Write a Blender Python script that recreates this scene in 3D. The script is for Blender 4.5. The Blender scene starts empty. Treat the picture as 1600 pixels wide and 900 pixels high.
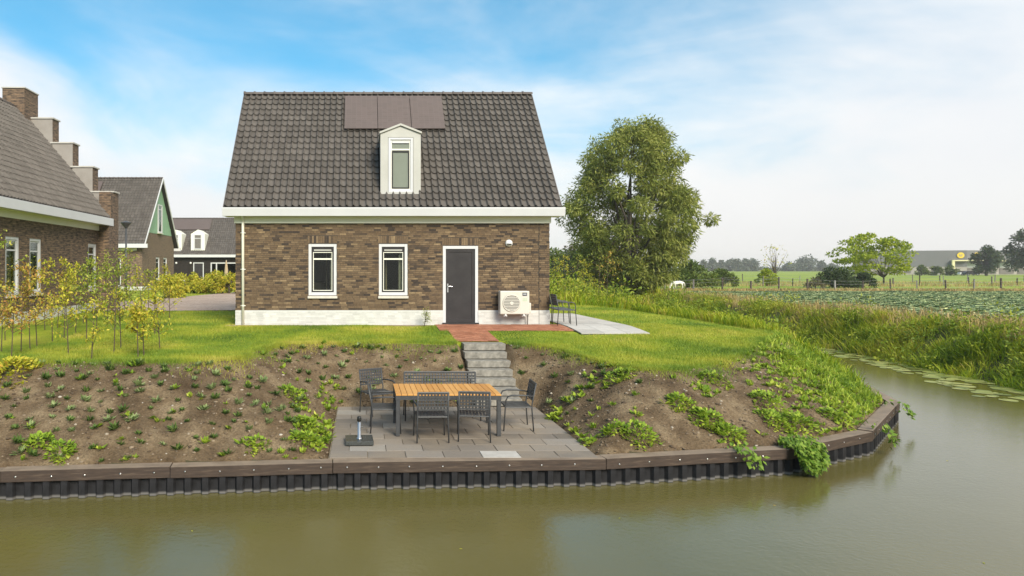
import bpy, bmesh, math, random
import numpy as np
from mathutils import Matrix, Vector
R = math.radians
random.seed(7)
rng = np.random.default_rng(7)
scene = bpy.context.scene
COL = scene.collection

# ------------------------------------------------------------------ camera, sky, sun, exposure
CAM_Z = 1.63
FPX = 1060.0            # focal length in pixels of the 1600 wide photograph
cam_d = bpy.data.cameras.new('camera')
cam_d.sensor_width = 36.0
cam_d.lens = FPX / 1600 * 36.0
cam_d.shift_x = 235 / 1600
cam_d.shift_y = -30 / 1600
cam_d.clip_end = 6000
cam = bpy.data.objects.new('camera', cam_d)
COL.objects.link(cam)
cam.location = (0, 0, CAM_Z)
cam.rotation_euler = (R(90), 0, 0)
scene.camera = cam

SUN_EL, SUN_AZ = R(35), R(160)      # azimuth measured from +Y (north) clockwise towards +X
world = bpy.data.worlds.new('World')
scene.world = world
world.use_nodes = True
wn, wl = world.node_tree.nodes, world.node_tree.links
wn.clear()
def wnode(t, **kw):
    n = wn.new(t)
    for k, v in kw.items():
        setattr(n, k, v)
    return n
w_out = wnode('ShaderNodeOutputWorld')
w_bg = wnode('ShaderNodeBackground')
w_bg.inputs['Strength'].default_value = 0.078
w_sky = wnode('ShaderNodeTexSky', sky_type='NISHITA', sun_disc=False, sun_elevation=SUN_EL, sun_rotation=SUN_AZ)
w_sky.air_density = 1.0; w_sky.dust_density = 0.4; w_sky.ozone_density = 2.0
w_tc = wnode('ShaderNodeTexCoord')
w_sep = wnode('ShaderNodeSeparateXYZ')
wl.new(w_tc.outputs['Generated'], w_sep.inputs[0])
def wmath(op, a, b=None, c=None, clamp=False):
    n = wnode('ShaderNodeMath', operation=op, use_clamp=clamp)
    for i, v in enumerate((a, b, c)):
        if v is None: continue
        if isinstance(v, (int, float)): n.inputs[i].default_value = v
        else: wl.new(v, n.inputs[i])
    return n.outputs[0]
zpos = wmath('MAXIMUM', w_sep.outputs[2], 0.0)
den = wmath('ADD', zpos, 0.6)
w_uv = wnode('ShaderNodeCombineXYZ')
wl.new(wmath('DIVIDE', w_sep.outputs[0], den), w_uv.inputs[0])
wl.new(wmath('DIVIDE', w_sep.outputs[1], den), w_uv.inputs[1])
wl.new(wmath('DIVIDE', zpos, den), w_uv.inputs[2])
def wnoise(scale, detail, rough, dist, vec):
    n = wnode('ShaderNodeTexNoise')
    n.inputs['Scale'].default_value = scale
    n.inputs['Detail'].default_value = detail
    n.inputs['Roughness'].default_value = rough
    n.inputs['Distortion'].default_value = dist
    wl.new(vec, n.inputs['Vector'])
    return n.outputs['Fac']
def wmapping(loc, rot, scale):
    m = wnode('ShaderNodeMapping')
    m.inputs['Location'].default_value = loc; m.inputs['Rotation'].default_value = rot; m.inputs['Scale'].default_value = scale
    wl.new(w_uv.outputs[0], m.inputs[0])
    return m.outputs[0]
n1 = wnoise(1.0, 9, 0.50, 0.5, wmapping((8.8, -1.5, 0), (0, R(35), 0), (1.5, 1.2, 3.0)))          # cloud masses
n2 = wnoise(1.5, 8, 0.58, 1.0, wmapping((1.0, 0.3, 0), (0, R(-40), 0), (1.0, 1.0, 4.5)))          # drawn-out wisps
n3 = wnoise(1.6, 6, 0.55, 0.3, wmapping((4.0, 2.0, 1.0), (0, R(-30), 0), (1.0, 1.0, 2.2)))        # light and dark in the cloud
cl = wmath('ADD', wmath('MULTIPLY', n1, 1.15), wmath('MULTIPLY', n2, 0.35))
cl = wmath('ADD', cl, wmath('MULTIPLY', w_sep.outputs[0], 0.13))       # thicker cover towards the east
low = wmath('POWER', wmath('SUBTRACT', 1.0, zpos, clamp=True), 7.0)     # veil thickening near the horizon
cl = wmath('ADD', cl, wmath('MULTIPLY', low, 0.30))
w_cr = wnode('ShaderNodeValToRGB')
w_cr.color_ramp.interpolation = 'EASE'
w_cr.color_ramp.elements[0].position = 0.59
w_cr.color_ramp.elements[0].color = (0.02, 0.02, 0.02, 1)
w_cr.color_ramp.elements[1].position = 1.02
w_cr.color_ramp.elements[1].color = (0.97, 0.97, 0.97, 1)
wl.new(cl, w_cr.inputs[0])
w_tc2 = wnode('ShaderNodeMix', data_type='RGBA')
w_tc2.inputs[6].default_value = (0.78, 1.72, 1.70, 1)
w_tc2.inputs[7].default_value = (0.34, 0.62, 0.84, 1)
wl.new(wmath('POWER', wmath('SUBTRACT', 1.0, zpos, clamp=True), 4.0), w_tc2.inputs[0])
w_tint = wnode('ShaderNodeMix', data_type='RGBA', blend_type='MULTIPLY')
w_tint.inputs[0].default_value = 1.0
wl.new(w_tc2.outputs[2], w_tint.inputs[7])
wl.new(w_sky.outputs[0], w_tint.inputs[6])
w_c0 = wnode('ShaderNodeMix', data_type='RGBA')
w_c0.inputs[6].default_value = (7.9, 8.2, 8.6, 1)
w_c0.inputs[7].default_value = (9.9, 9.8, 9.5, 1)
wl.new(wmath('MULTIPLY_ADD', n3, 2.2, -0.6, clamp=True), w_c0.inputs[0])
w_cc = wnode('ShaderNodeMix', data_type='RGBA')                          # cloud colour: whiter high, greyer low
wl.new(w_c0.outputs[2], w_cc.inputs[6])
w_cc.inputs[7].default_value = (7.8, 7.6, 7.35, 1)
wl.new(low, w_cc.inputs[0])
w_mix = wnode('ShaderNodeMix', data_type='RGBA')
wl.new(w_cr.outputs[0], w_mix.inputs[0])
wl.new(w_tint.outputs[2], w_mix.inputs[6])
wl.new(w_cc.outputs[2], w_mix.inputs[7])
wl.new(w_mix.outputs[2], w_bg.inputs[0])
wl.new(w_bg.outputs[0], w_out.inputs[0])

sun_d = bpy.data.lights.new('sun', 'SUN')
sun_d.energy = 3.7
sun_d.angle = R(26)
sun_d.color = (1.0, 0.89, 0.73)
sun = bpy.data.objects.new('sun', sun_d)
COL.objects.link(sun)
sd = Vector((math.sin(SUN_AZ) * math.cos(SUN_EL), math.cos(SUN_AZ) * math.cos(SUN_EL), math.sin(SUN_EL)))
sun.rotation_euler = sd.to_track_quat('Z', 'Y').to_euler()
sun.location = (0, -20, 40)

scene.view_settings.view_transform = 'Standard'
scene.view_settings.look = 'None'
scene.view_settings.exposure = 0.58
scene.view_settings.gamma = 1.0
scene.view_settings.use_curve_mapping = False
scene.cycles.max_bounces = 6
scene.cycles.transparent_max_bounces = 8
scene.cycles.caustics_reflective = False
scene.cycles.caustics_refractive = False

# ------------------------------------------------------------------ materials
def new_mat(name):
    m = bpy.data.materials.new(name)
    m.use_nodes = True
    return m, m.node_tree.nodes, m.node_tree.links, m.node_tree.nodes['Principled BSDF']
def set_in(n, name, v):
    n.inputs[name].default_value = v
def rgba(c): return (c[0], c[1], c[2], 1)
def add_bump(nt, nl, b, hsock, strength, dist):
    bp = nt.new('ShaderNodeBump')
    set_in(bp, 'Strength', strength); set_in(bp, 'Distance', dist)
    nl.new(hsock, bp.inputs['Height'])
    nl.new(bp.outputs[0], b.inputs['Normal'])
    return bp
def tex_noise(nt, nl, scale, detail=4, rough=0.55, vec=None, dist=0.0, coord='Object'):
    n = nt.new('ShaderNodeTexNoise')
    set_in(n, 'Scale', scale); set_in(n, 'Detail', detail); set_in(n, 'Roughness', rough); set_in(n, 'Distortion', dist)
    if vec is None:
        tc = nt.new('ShaderNodeTexCoord'); vec = tc.outputs[coord]
    nl.new(vec, n.inputs['Vector'])
    return n.outputs['Fac']
def ramp(nt, nl, src, stops, interp='LINEAR'):
    r = nt.new('ShaderNodeValToRGB')
    r.color_ramp.interpolation = interp
    e = r.color_ramp.elements
    while len(e) < len(stops): e.new(0.5)
    for k, (p, c) in enumerate(stops):
        e[k].position = p; e[k].color = rgba(c)
    nl.new(src, r.inputs[0])
    return r.outputs[0]
def mixc(nt, nl, fac, a, b, blend='MIX'):
    m = nt.new('ShaderNodeMix'); m.data_type = 'RGBA'; m.blend_type = blend
    for i, v in ((0, fac), (6, a), (7, b)):
        if isinstance(v, (int, float)): m.inputs[i].default_value = v
        elif isinstance(v, tuple): m.inputs[i].default_value = rgba(v)
        else: nl.new(v, m.inputs[i])
    return m.outputs[2]
def mathn(nt, nl, op, a, b=0.0):
    m = nt.new('ShaderNodeMath'); m.operation = op
    for i, v in enumerate((a, b)):
        if isinstance(v, (int, float)): m.inputs[i].default_value = v
        else: nl.new(v, m.inputs[i])
    return m.outputs[0]
def piece_random(nt, nl):
    g = nt.new('ShaderNodeNewGeometry'); o = nt.new('ShaderNodeObjectInfo')
    return mathn(nt, nl, 'FRACT', mathn(nt, nl, 'ADD', g.outputs['Random Per Island'], o.outputs['Random']))
def vary(name, c1, c2, scale=6, rough=0.6, bump=0.0, bdist=0.01, metallic=0.0, detail=5, bscale=None, spec=0.5):
    """plain surface whose colour wanders between two close tones, with fine relief"""
    m, nt, nl, b = new_mat(name)
    f = tex_noise(nt, nl, scale, detail)
    col = ramp(nt, nl, f, [(0.3, c1), (0.7, c2)])
    nl.new(col, b.inputs['Base Color'])
    set_in(b, 'Roughness', rough); set_in(b, 'Metallic', metallic); set_in(b, 'Specular IOR Level', spec)
    if bump: add_bump(nt, nl, b, tex_noise(nt, nl, bscale or scale * 6, 4), bump, bdist)
    return m
def pieces(name, stops, rough=0.8, nscale=20, namt=0.35, bump=0.3, bdist=0.004, patch=None, spec=0.3, trans=0.0):
    """colour drawn per piece (island or object) from a ramp, plus grain"""
    m, nt, nl, b = new_mat(name)
    r = piece_random(nt, nl)
    if patch:
        p = tex_noise(nt, nl, patch[0], 3, coord='Object')
        r = mathn(nt, nl, 'ADD', mathn(nt, nl, 'MULTIPLY', r, 1 - patch[1]), mathn(nt, nl, 'MULTIPLY', mathn(nt, nl, 'SUBTRACT', mathn(nt, nl, 'MULTIPLY', p, 2.8), 0.9), patch[1]))
    col = ramp(nt, nl, r, stops)
    f = tex_noise(nt, nl, nscale, 4)
    col = mixc(nt, nl, namt, col, ramp(nt, nl, f, [(0.25, (0.45, 0.45, 0.45)), (0.75, (1.35, 1.35, 1.35))]), 'MULTIPLY')
    nl.new(col, b.inputs['Base Color'])
    set_in(b, 'Roughness', rough); set_in(b, 'Specular IOR Level', spec)
    if trans:
        set_in(b, 'Subsurface Weight', 0.0)
        t = nt.new('ShaderNodeBsdfTranslucent'); nl.new(col, t.inputs[0])
        mx = nt.new('ShaderNodeMixShader'); mx.inputs[0].default_value = trans
        nl.new(b.outputs[0], mx.inputs[1]); nl.new(t.outputs[0], mx.inputs[2])
        nl.new(mx.outputs[0], nt['Material Output'].inputs[0])
    if bump: add_bump(nt, nl, b, f, bump, bdist)
    return m
BRICK_STOPS = [(0.0, (0.048, 0.037, 0.031)), (0.13, (0.075, 0.055, 0.041)), (0.25, (0.130, 0.088, 0.054)), (0.75, (0.165, 0.114, 0.069)), (0.92, (0.205, 0.145, 0.088)), (1.0, (0.28, 0.20, 0.115))]
def brick_wall_mat(name, c1, c2, mortar, white=None):
    m, nt, nl, b = new_mat(name)
    tc = nt.new('ShaderNodeTexCoord')
    bt = nt.new('ShaderNodeTexBrick')
    nl.new(tc.outputs['UV'], bt.inputs['Vector'])
    set_in(bt, 'Scale', 1.0); set_in(bt, 'Brick Width', 0.22); set_in(bt, 'Row Height', 0.0625); set_in(bt, 'Mortar Size', 0.006)
    set_in(bt, 'Color1', rgba(c1)); set_in(bt, 'Color2', rgba(c2)); set_in(bt, 'Mortar', rgba(mortar)); set_in(bt, 'Bias', -0.1)
    mp = nt.new('ShaderNodeMapping'); set_in(mp, 'Scale', (4.5, 16, 1)); nl.new(tc.outputs['UV'], mp.inputs[0])
    f = tex_noise(nt, nl, 1.0, 2, vec=mp.outputs[0])
    col = mixc(nt, nl, 0.9, bt.outputs[0], ramp(nt, nl, f, [(0.34, (0.32, 0.32, 0.34)), (0.5, (1, 1, 1)), (0.68, (1.55, 1.45, 1.3))]), 'MULTIPLY')
    nl.new(col, b.inputs['Base Color'])
    set_in(b, 'Roughness', 0.85)
    add_bump(nt, nl, b, mathn(nt, nl, 'SUBTRACT', 1.0, bt.outputs['Fac']), 0.6, 0.01)
    return m
def leaf_mat(name, stops, patch=0.35, pscale=0.8, trans=0.3, rough=0.55):
    return pieces(name, stops, rough=rough, nscale=3, namt=0.25, bump=0, patch=(pscale, patch), spec=0.25, trans=trans)
M = {}
M['brick'] = pieces('brick', BRICK_STOPS, nscale=16, namt=0.55, bump=0.4)
M['mortar'] = vary('mortar', (0.075, 0.058, 0.043), (0.105, 0.082, 0.06), 20, 0.95, 0.3)
M['brick_wall'] = brick_wall_mat('brick_wall', (0.19, 0.13, 0.085), (0.11, 0.078, 0.055), (0.07, 0.055, 0.045))
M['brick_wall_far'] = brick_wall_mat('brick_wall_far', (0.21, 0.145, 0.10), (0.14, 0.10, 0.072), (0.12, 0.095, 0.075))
M['white_brick'] = pieces('white_brick', [(0, (0.52, 0.52, 0.50)), (1, (0.64, 0.64, 0.62))], nscale=5, namt=0.26, rough=0.7)
M['white_plinth'] = vary('white_plinth', (0.52, 0.52, 0.50), (0.62, 0.62, 0.60), 3, 0.7, 0.2)
M['white_paint'] = vary('white_paint', (0.56, 0.57, 0.59), (0.60, 0.61, 0.63), 2, 0.4)
M['cream_paint'] = vary('cream_paint', (0.76, 0.755, 0.66), (0.80, 0.795, 0.70), 2, 0.45)
M['tile'] = pieces('roof_tile', [(0, (0.082, 0.073, 0.065)), (0.5, (0.105, 0.094, 0.084)), (1, (0.134, 0.120, 0.108))], rough=0.6, nscale=14, namt=0.4, bump=0.15, patch=(0.9, 0.3))
M['ridge'] = pieces('ridge_tile', [(0, (0.08, 0.068, 0.062)), (1, (0.125, 0.108, 0.098))], rough=0.6, nscale=10, namt=0.3)
M['roof_under'] = vary('roof_underlay', (0.02, 0.018, 0.017), (0.03, 0.027, 0.025), 8, 0.9)
M['anthracite'] = vary('anthracite_paint', (0.030, 0.028, 0.030), (0.042, 0.039, 0.041), 3, 0.5, spec=0.2)
M['black_metal'] = vary('charcoal_metal', (0.040, 0.042, 0.045), (0.056, 0.058, 0.062), 12, 0.45, 0.05)
M['zinc'] = vary('grey_trim', (0.40, 0.40, 0.37), (0.46, 0.46, 0.43), 2, 0.5)
M['steel'] = vary('brushed_steel', (0.55, 0.55, 0.55), (0.68, 0.68, 0.68), 30, 0.28, metallic=1.0)
M['sill'] = vary('sill_stone', (0.52, 0.49, 0.43), (0.62, 0.59, 0.53), 8, 0.7)
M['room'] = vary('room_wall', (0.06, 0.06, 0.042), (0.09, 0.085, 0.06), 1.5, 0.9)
M['curtain'] = vary('curtain_cloth', (0.34, 0.31, 0.26), (0.46, 0.42, 0.36), 30, 0.95)
M['sky_sheen_cloth'] = vary('curtain_and_sky_sheen', (0.50, 0.50, 0.48), (0.56, 0.56, 0.54), 2, 0.9)  # pale tone for curtains and for the sky reflection painted into the dormer window
M['concrete'] = vary('concrete', (0.12, 0.112, 0.098), (0.33, 0.31, 0.27), 7, 0.9, 0.5, 0.006, detail=9)
M['coping'] = vary('coping_concrete', (0.42, 0.41, 0.38), (0.52, 0.51, 0.48), 4, 0.85)
M['render'] = vary('grey_render', (0.27, 0.25, 0.23), (0.32, 0.30, 0.28), 3, 0.9)
M['green_board'] = vary('green_boards', (0.20, 0.34, 0.22), (0.24, 0.39, 0.26), 2, 0.6)
M['dark_wood'] = vary('dark_timber_wall', (0.024, 0.021, 0.019), (0.038, 0.033, 0.030), 3, 0.8, spec=0.1)
M['teak'] = pieces('teak', [(0, (0.50, 0.235, 0.062)), (0.5, (0.58, 0.29, 0.08)), (1, (0.64, 0.34, 0.105))], rough=0.4, nscale=9, namt=0.3, bump=0.1)
M['granite'] = vary('polished_granite', (0.028, 0.033, 0.032), (0.075, 0.08, 0.078), 90, 0.18)
M['ac_white'] = vary('ac_white', (0.56, 0.535, 0.48), (0.60, 0.575, 0.52), 2, 0.45)
M['ac_grille'] = vary('ac_grille', (0.55, 0.53, 0.49), (0.6, 0.58, 0.53), 5, 0.5)
M['ac_dark'] = vary('ac_dark', (0.12, 0.11, 0.10), (0.18, 0.165, 0.15), 9, 0.6)
M['badge'] = vary('badge_blue_grey', (0.05, 0.055, 0.075), (0.06, 0.066, 0.09), 5, 0.4)
M['mark_light'] = vary('mark_light', (0.5, 0.52, 0.55), (0.6, 0.6, 0.62), 5, 0.5)
M['mark_green'] = vary('mark_green', (0.42, 0.52, 0.36), (0.48, 0.58, 0.42), 5, 0.5)
M['white_metal'] = vary('white_metal', (0.72, 0.72, 0.72), (0.8, 0.8, 0.8), 4, 0.3)
M['paver_red'] = pieces('red_paver', [(0, (0.25, 0.10, 0.058)), (0.5, (0.34, 0.145, 0.085)), (1, (0.43, 0.20, 0.125))], nscale=15, namt=0.3)
M['slab_light'] = pieces('pale_slab', [(0, (0.40, 0.385, 0.36)), (1, (0.52, 0.50, 0.47))], nscale=4, namt=0.25)
M['gravel'] = vary('gravel', (0.22, 0.17, 0.11), (0.42, 0.34, 0.24), 40, 0.95, 0.8, 0.02)
M['stem'] = vary('bark_stem', (0.06, 0.042, 0.028), (0.11, 0.08, 0.055), 20, 0.9, 0.3)
M['bark'] = vary('bark', (0.05, 0.04, 0.03), (0.11, 0.09, 0.07), 3, 0.95, 0.6, 0.05)
M['post'] = pieces('weathered_post', [(0, (0.06, 0.045, 0.035)), (0.6, (0.13, 0.11, 0.09)), (1, (0.30, 0.29, 0.27))], nscale=8)
M['wire'] = vary('fence_wire', (0.3, 0.3, 0.3), (0.4, 0.4, 0.4), 5, 0.5, metallic=0.6)
M['yellow'] = vary('yellow_panel', (0.72, 0.50, 0.02), (0.78, 0.55, 0.03), 1, 0.5)
M['cream_panel'] = vary('cream_panel', (0.68, 0.63, 0.36), (0.74, 0.68, 0.4), 1, 0.5)
M['cladding'] = vary('grey_cladding', (0.155, 0.155, 0.16), (0.17, 0.17, 0.175), 0.3, 0.8, spec=0.1)
M['hall_base'] = vary('hall_base', (0.30, 0.27, 0.25), (0.36, 0.33, 0.30), 0.2, 0.7)
M['pony'] = vary('pony_coat', (0.66, 0.62, 0.57), (0.76, 0.73, 0.68), 3, 0.9)
M['beige_cloth'] = vary('beige_cloth', (0.36, 0.27, 0.17), (0.43, 0.33, 0.22), 6, 0.95)
M['black_cap'] = vary('black_plastic', (0.012, 0.012, 0.012), (0.02, 0.02, 0.02), 5, 0.35)
M['car_paint'] = vary('car_paint', (0.03, 0.03, 0.035), (0.04, 0.04, 0.045), 1, 0.25)
M['car_white'] = vary('car_white', (0.7, 0.7, 0.7), (0.75, 0.75, 0.75), 1, 0.25)
# leaves
M['leaf_willow'] = leaf_mat('leaf_willow', [(0, (0.09, 0.13, 0.018)), (0.5, (0.24, 0.28, 0.05)), (1, (0.52, 0.52, 0.15))], 0.4, 0.6, 0.42)
M['leaf_lime'] = leaf_mat('leaf_lime', [(0, (0.15, 0.22, 0.012)), (0.5, (0.30, 0.37, 0.015)), (1, (0.46, 0.48, 0.03))], 0.3, 0.5)
M['leaf_dark'] = leaf_mat('leaf_dark', [(0, (0.022, 0.04, 0.014)), (0.5, (0.05, 0.08, 0.025)), (1, (0.09, 0.13, 0.045))], 0.3, 0.3)
M['leaf_bush'] = leaf_mat('leaf_bush', [(0, (0.05, 0.09, 0.015)), (0.5, (0.11, 0.16, 0.025)), (0.9, (0.2, 0.24, 0.04)), (1, (0.24, 0.15, 0.07))], 0.35, 0.5)
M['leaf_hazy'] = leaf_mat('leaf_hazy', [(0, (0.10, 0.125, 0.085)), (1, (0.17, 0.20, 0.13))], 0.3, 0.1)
M['leaf_brown'] = leaf_mat('leaf_brown', [(0, (0.08, 0.07, 0.035)), (0.5, (0.13, 0.11, 0.06)), (1, (0.17, 0.17, 0.08))], 0.3, 0.2)
M['leaf_yellow'] = leaf_mat('leaf_yellow', [(0, (0.20, 0.26, 0.02)), (0.4, (0.44, 0.44, 0.035)), (0.8, (0.64, 0.54, 0.07)), (1, (0.55, 0.25, 0.06))], 0.2, 1.0)
M['leaf_orange'] = leaf_mat('leaf_orange', [(0, (0.26, 0.28, 0.03)), (0.45, (0.52, 0.42, 0.07)), (0.8, (0.52, 0.27, 0.08)), (1, (0.40, 0.17, 0.06))], 0.2, 1.0)
M['leaf_sap'] = leaf_mat('leaf_sapling_green', [(0, (0.11, 0.18, 0.02)), (0.5, (0.26, 0.33, 0.04)), (0.85, (0.46, 0.47, 0.09)), (1, (0.52, 0.35, 0.06))], 0.25, 1.0)
M['grass'] = leaf_mat('grass_blades', [(0, (0.08, 0.155, 0.025)), (0.35, (0.20, 0.30, 0.035)), (0.7, (0.42, 0.44, 0.055)), (1, (0.62, 0.52, 0.14))], 0.78, 0.42, 0.35)
M['rough_grass'] = leaf_mat('rough_grass', [(0, (0.09, 0.18, 0.010)), (0.36, (0.22, 0.32, 0.015)), (0.68, (0.43, 0.45, 0.03)), (0.88, (0.55, 0.43, 0.12)), (1, (0.38, 0.22, 0.08))], 0.6, 0.45, 0.4)
M['dry_grass'] = leaf_mat('dry_grass', [(0, (0.22, 0.20, 0.05)), (0.5, (0.45, 0.33, 0.13)), (1, (0.58, 0.44, 0.22))], 0.4, 0.15, 0.3)
M['leaf_weeds'] = leaf_mat('mixed_weed_leaf', [(0, (0.08, 0.15, 0.015)), (0.4, (0.21, 0.29, 0.025)), (0.8, (0.42, 0.44, 0.045)), (1, (0.52, 0.40, 0.10))], 0.6, 0.35)
M['weed'] = leaf_mat('weed_leaf', [(0, (0.09, 0.18, 0.018)), (0.45, (0.24, 0.36, 0.03)), (0.8, (0.44, 0.52, 0.06)), (1, (0.60, 0.58, 0.14))], 0.45, 1.3)
M['creeper'] = leaf_mat('creeper_leaf', [(0, (0.05, 0.11, 0.012)), (0.5, (0.14, 0.25, 0.025)), (1, (0.30, 0.40, 0.06))], 0.3, 2.0)
M['bedding'] = leaf_mat('bedding_leaf', [(0, (0.045, 0.085, 0.02)), (0.5, (0.10, 0.17, 0.035)), (0.85, (0.20, 0.28, 0.07)), (1, (0.16, 0.12, 0.05))], 0.2, 2.0)
M['bedding_pale'] = leaf_mat('bedding_pale_leaf', [(0, (0.14, 0.2, 0.06)), (0.5, (0.24, 0.31, 0.12)), (1, (0.38, 0.44, 0.2))], 0.2, 2.0)
M['cabbage'] = leaf_mat('cabbage_leaf', [(0, (0.045, 0.09, 0.045)), (0.32, (0.14, 0.22, 0.105)), (0.62, (0.33, 0.42, 0.20)), (0.86, (0.62, 0.66, 0.31)), (1, (0.85, 0.80, 0.40))], 0.15, 1.0, 0.15)
M['lily'] = pieces('lily_leaf', [(0, (0.13, 0.17, 0.03)), (0.6, (0.27, 0.30, 0.06)), (1, (0.40, 0.40, 0.12))], rough=0.35, nscale=6, bump=0.0, spec=0.5)

def ground_mat(name, stops, scale, detail=8, bump=0.5, bdist=0.03, fine=None, rough=0.95):
    m, nt, nl, b = new_mat(name)
    f = tex_noise(nt, nl, scale, detail, 0.62)
    col = ramp(nt, nl, f, stops)
    if fine:
        f2 = tex_noise(nt, nl, fine, 6, 0.7)
        col = mixc(nt, nl, 0.7, col, ramp(nt, nl, f2, [(0.3, (0.42, 0.42, 0.42)), (0.7, (1.5, 1.5, 1.5))]), 'MULTIPLY')
        add_bump(nt, nl, b, f2, bump, bdist)
    else:
        add_bump(nt, nl, b, f, bump, bdist)
    nl.new(col, b.inputs['Base Color'])
    set_in(b, 'Roughness', rough); set_in(b, 'Specular IOR Level', 0.15)
    return m
M['soil'] = ground_mat('soil', [(0.28, (0.080, 0.053, 0.030)), (0.5, (0.165, 0.117, 0.070)), (0.72, (0.32, 0.245, 0.152))], 1.6, 10, 1.0, 0.05, 26)
M['clod'] = pieces('soil_clod', [(0, (0.07, 0.048, 0.03)), (0.7, (0.16, 0.118, 0.078)), (0.93, (0.27, 0.21, 0.145)), (1, (0.45, 0.41, 0.35))], nscale=30)
M['lawn'] = ground_mat('lawn_ground', [(0.28, (0.09, 0.15, 0.016)), (0.5, (0.22, 0.28, 0.02)), (0.72, (0.40, 0.38, 0.05))], 0.5, 8, 0.6, 0.03, 25)
M['pasture'] = ground_mat('pasture_ground', [(0.3, (0.15, 0.22, 0.03)), (0.5, (0.22, 0.30, 0.035)), (0.7, (0.32, 0.34, 0.09))], 0.05, 8, 0.6, 0.05, 2.0)
M['field_soil'] = ground_mat('field_soil', [(0.3, (0.07, 0.06, 0.035)), (0.7, (0.15, 0.13, 0.07))], 1.0, 6, 0.5, 0.04, 8)
M['bank_soil'] = ground_mat('bank_ground', [(0.3, (0.06, 0.07, 0.02)), (0.7, (0.14, 0.15, 0.04))], 1.0, 6, 0.5, 0.04, 8)
M['bed'] = vary('canal_mud', (0.05, 0.045, 0.02), (0.07, 0.06, 0.03), 1, 0.95)
M['road'] = ground_mat('clinker_road', [(0.3, (0.33, 0.25, 0.20)), (0.7, (0.42, 0.33, 0.27))], 0.6, 6, 0.4, 0.01, 9)

def paving_mat():
    m, nt, nl, b = new_mat('paving_tile')
    r = piece_random(nt, nl)
    col = ramp(nt, nl, r, [(0, (0.15, 0.128, 0.105)), (0.55, (0.20, 0.172, 0.145)), (0.95, (0.25, 0.222, 0.195)), (1, (0.30, 0.28, 0.25))])
    f = tex_noise(nt, nl, 1.1, 7, 0.6)                       # sand washed over the tiles
    g = nt.new('ShaderNodeNewGeometry')
    f = tex_noise(nt, nl, 0.9, 7, 0.6, vec=g.outputs['Position'])
    col = mixc(nt, nl, ramp(nt, nl, f, [(0.42, (0, 0, 0)), (0.68, (0.75, 0.75, 0.75))]), col, (0.27, 0.215, 0.155))
    f2 = tex_noise(nt, nl, 40, 5, 0.7, vec=g.outputs['Position'])
    col = mixc(nt, nl, 0.35, col, ramp(nt, nl, f2, [(0.3, (0.6, 0.6, 0.6)), (0.7, (1.3, 1.3, 1.3))]), 'MULTIPLY')
    nl.new(col, b.inputs['Base Color'])
    set_in(b, 'Roughness', 0.72)
    add_bump(nt, nl, b, f2, 0.2, 0.003)
    return m
M['paving'] = paving_mat()
M['paving_pale'] = vary('paving_pale', (0.36, 0.34, 0.31), (0.46, 0.44, 0.41), 6, 0.7)
def beam_mat():
    m, nt, nl, b = new_mat('wet_timber')
    tc = nt.new('ShaderNodeTexCoord'); mp = nt.new('ShaderNodeMapping'); set_in(mp, 'Scale', (1.2, 12, 12))
    nl.new(tc.outputs['Object'], mp.inputs[0])
    f = tex_noise(nt, nl, 2.5, 8, 0.65, vec=mp.outputs[0])
    col = ramp(nt, nl, f, [(0.3, (0.024, 0.016, 0.012)), (0.55, (0.055, 0.036, 0.026)), (0.75, (0.12, 0.088, 0.064))])
    g = nt.new('ShaderNodeNewGeometry'); sp = nt.new('ShaderNodeSeparateXYZ'); nl.new(g.outputs['Normal'], sp.inputs[0])
    f2 = tex_noise(nt, nl, 3, 6, 0.6)
    top = mathn(nt, nl, 'MULTIPLY', mathn(nt, nl, 'GREATER_THAN', sp.outputs[2], 0.7), ramp(nt, nl, f2, [(0.2, (0.35, 0.35, 0.35)), (0.6, (0.95, 0.95, 0.95))]))
    col = mixc(nt, nl, top, col, (0.25, 0.19, 0.135))       # soil spilled on the top face
    nl.new(col, b.inputs['Base Color']); set_in(b, 'Roughness', 0.7)
    add_bump(nt, nl, b, f, 0.4, 0.006)
    return m
M['beam'] = beam_mat()
def pile_mat():
    m, nt, nl, b = new_mat('black_sheet_pile')
    f = tex_noise(nt, nl, 6, 6, 0.6)
    col = ramp(nt, nl, f, [(0.3, (0.012, 0.012, 0.013)), (0.6, (0.024, 0.024, 0.027)), (0.8, (0.055, 0.052, 0.05))])
    g = nt.new('ShaderNodeNewGeometry'); sp = nt.new('ShaderNodeSeparateXYZ'); nl.new(g.outputs['Position'], sp.inputs[0])
    tide = ramp(nt, nl, mathn(nt, nl, 'ADD', sp.outputs[2], 2.0), [(0.245, (0, 0, 0)), (0.262, (1, 1, 1)), (0.27, (1, 1, 1)), (0.30, (0, 0, 0))])
    col = mixc(nt, nl, mathn(nt, nl, 'MULTIPLY', tide, 0.55), col, (0.26, 0.25, 0.24))   # scum line at the waterline
    nl.new(col, b.inputs['Base Color']); set_in(b, 'Roughness', 0.65); set_in(b, 'Specular IOR Level', 0.15)
    add_bump(nt, nl, b, f, 0.2, 0.004)
    return m
M['pile'] = pile_mat()
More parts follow.
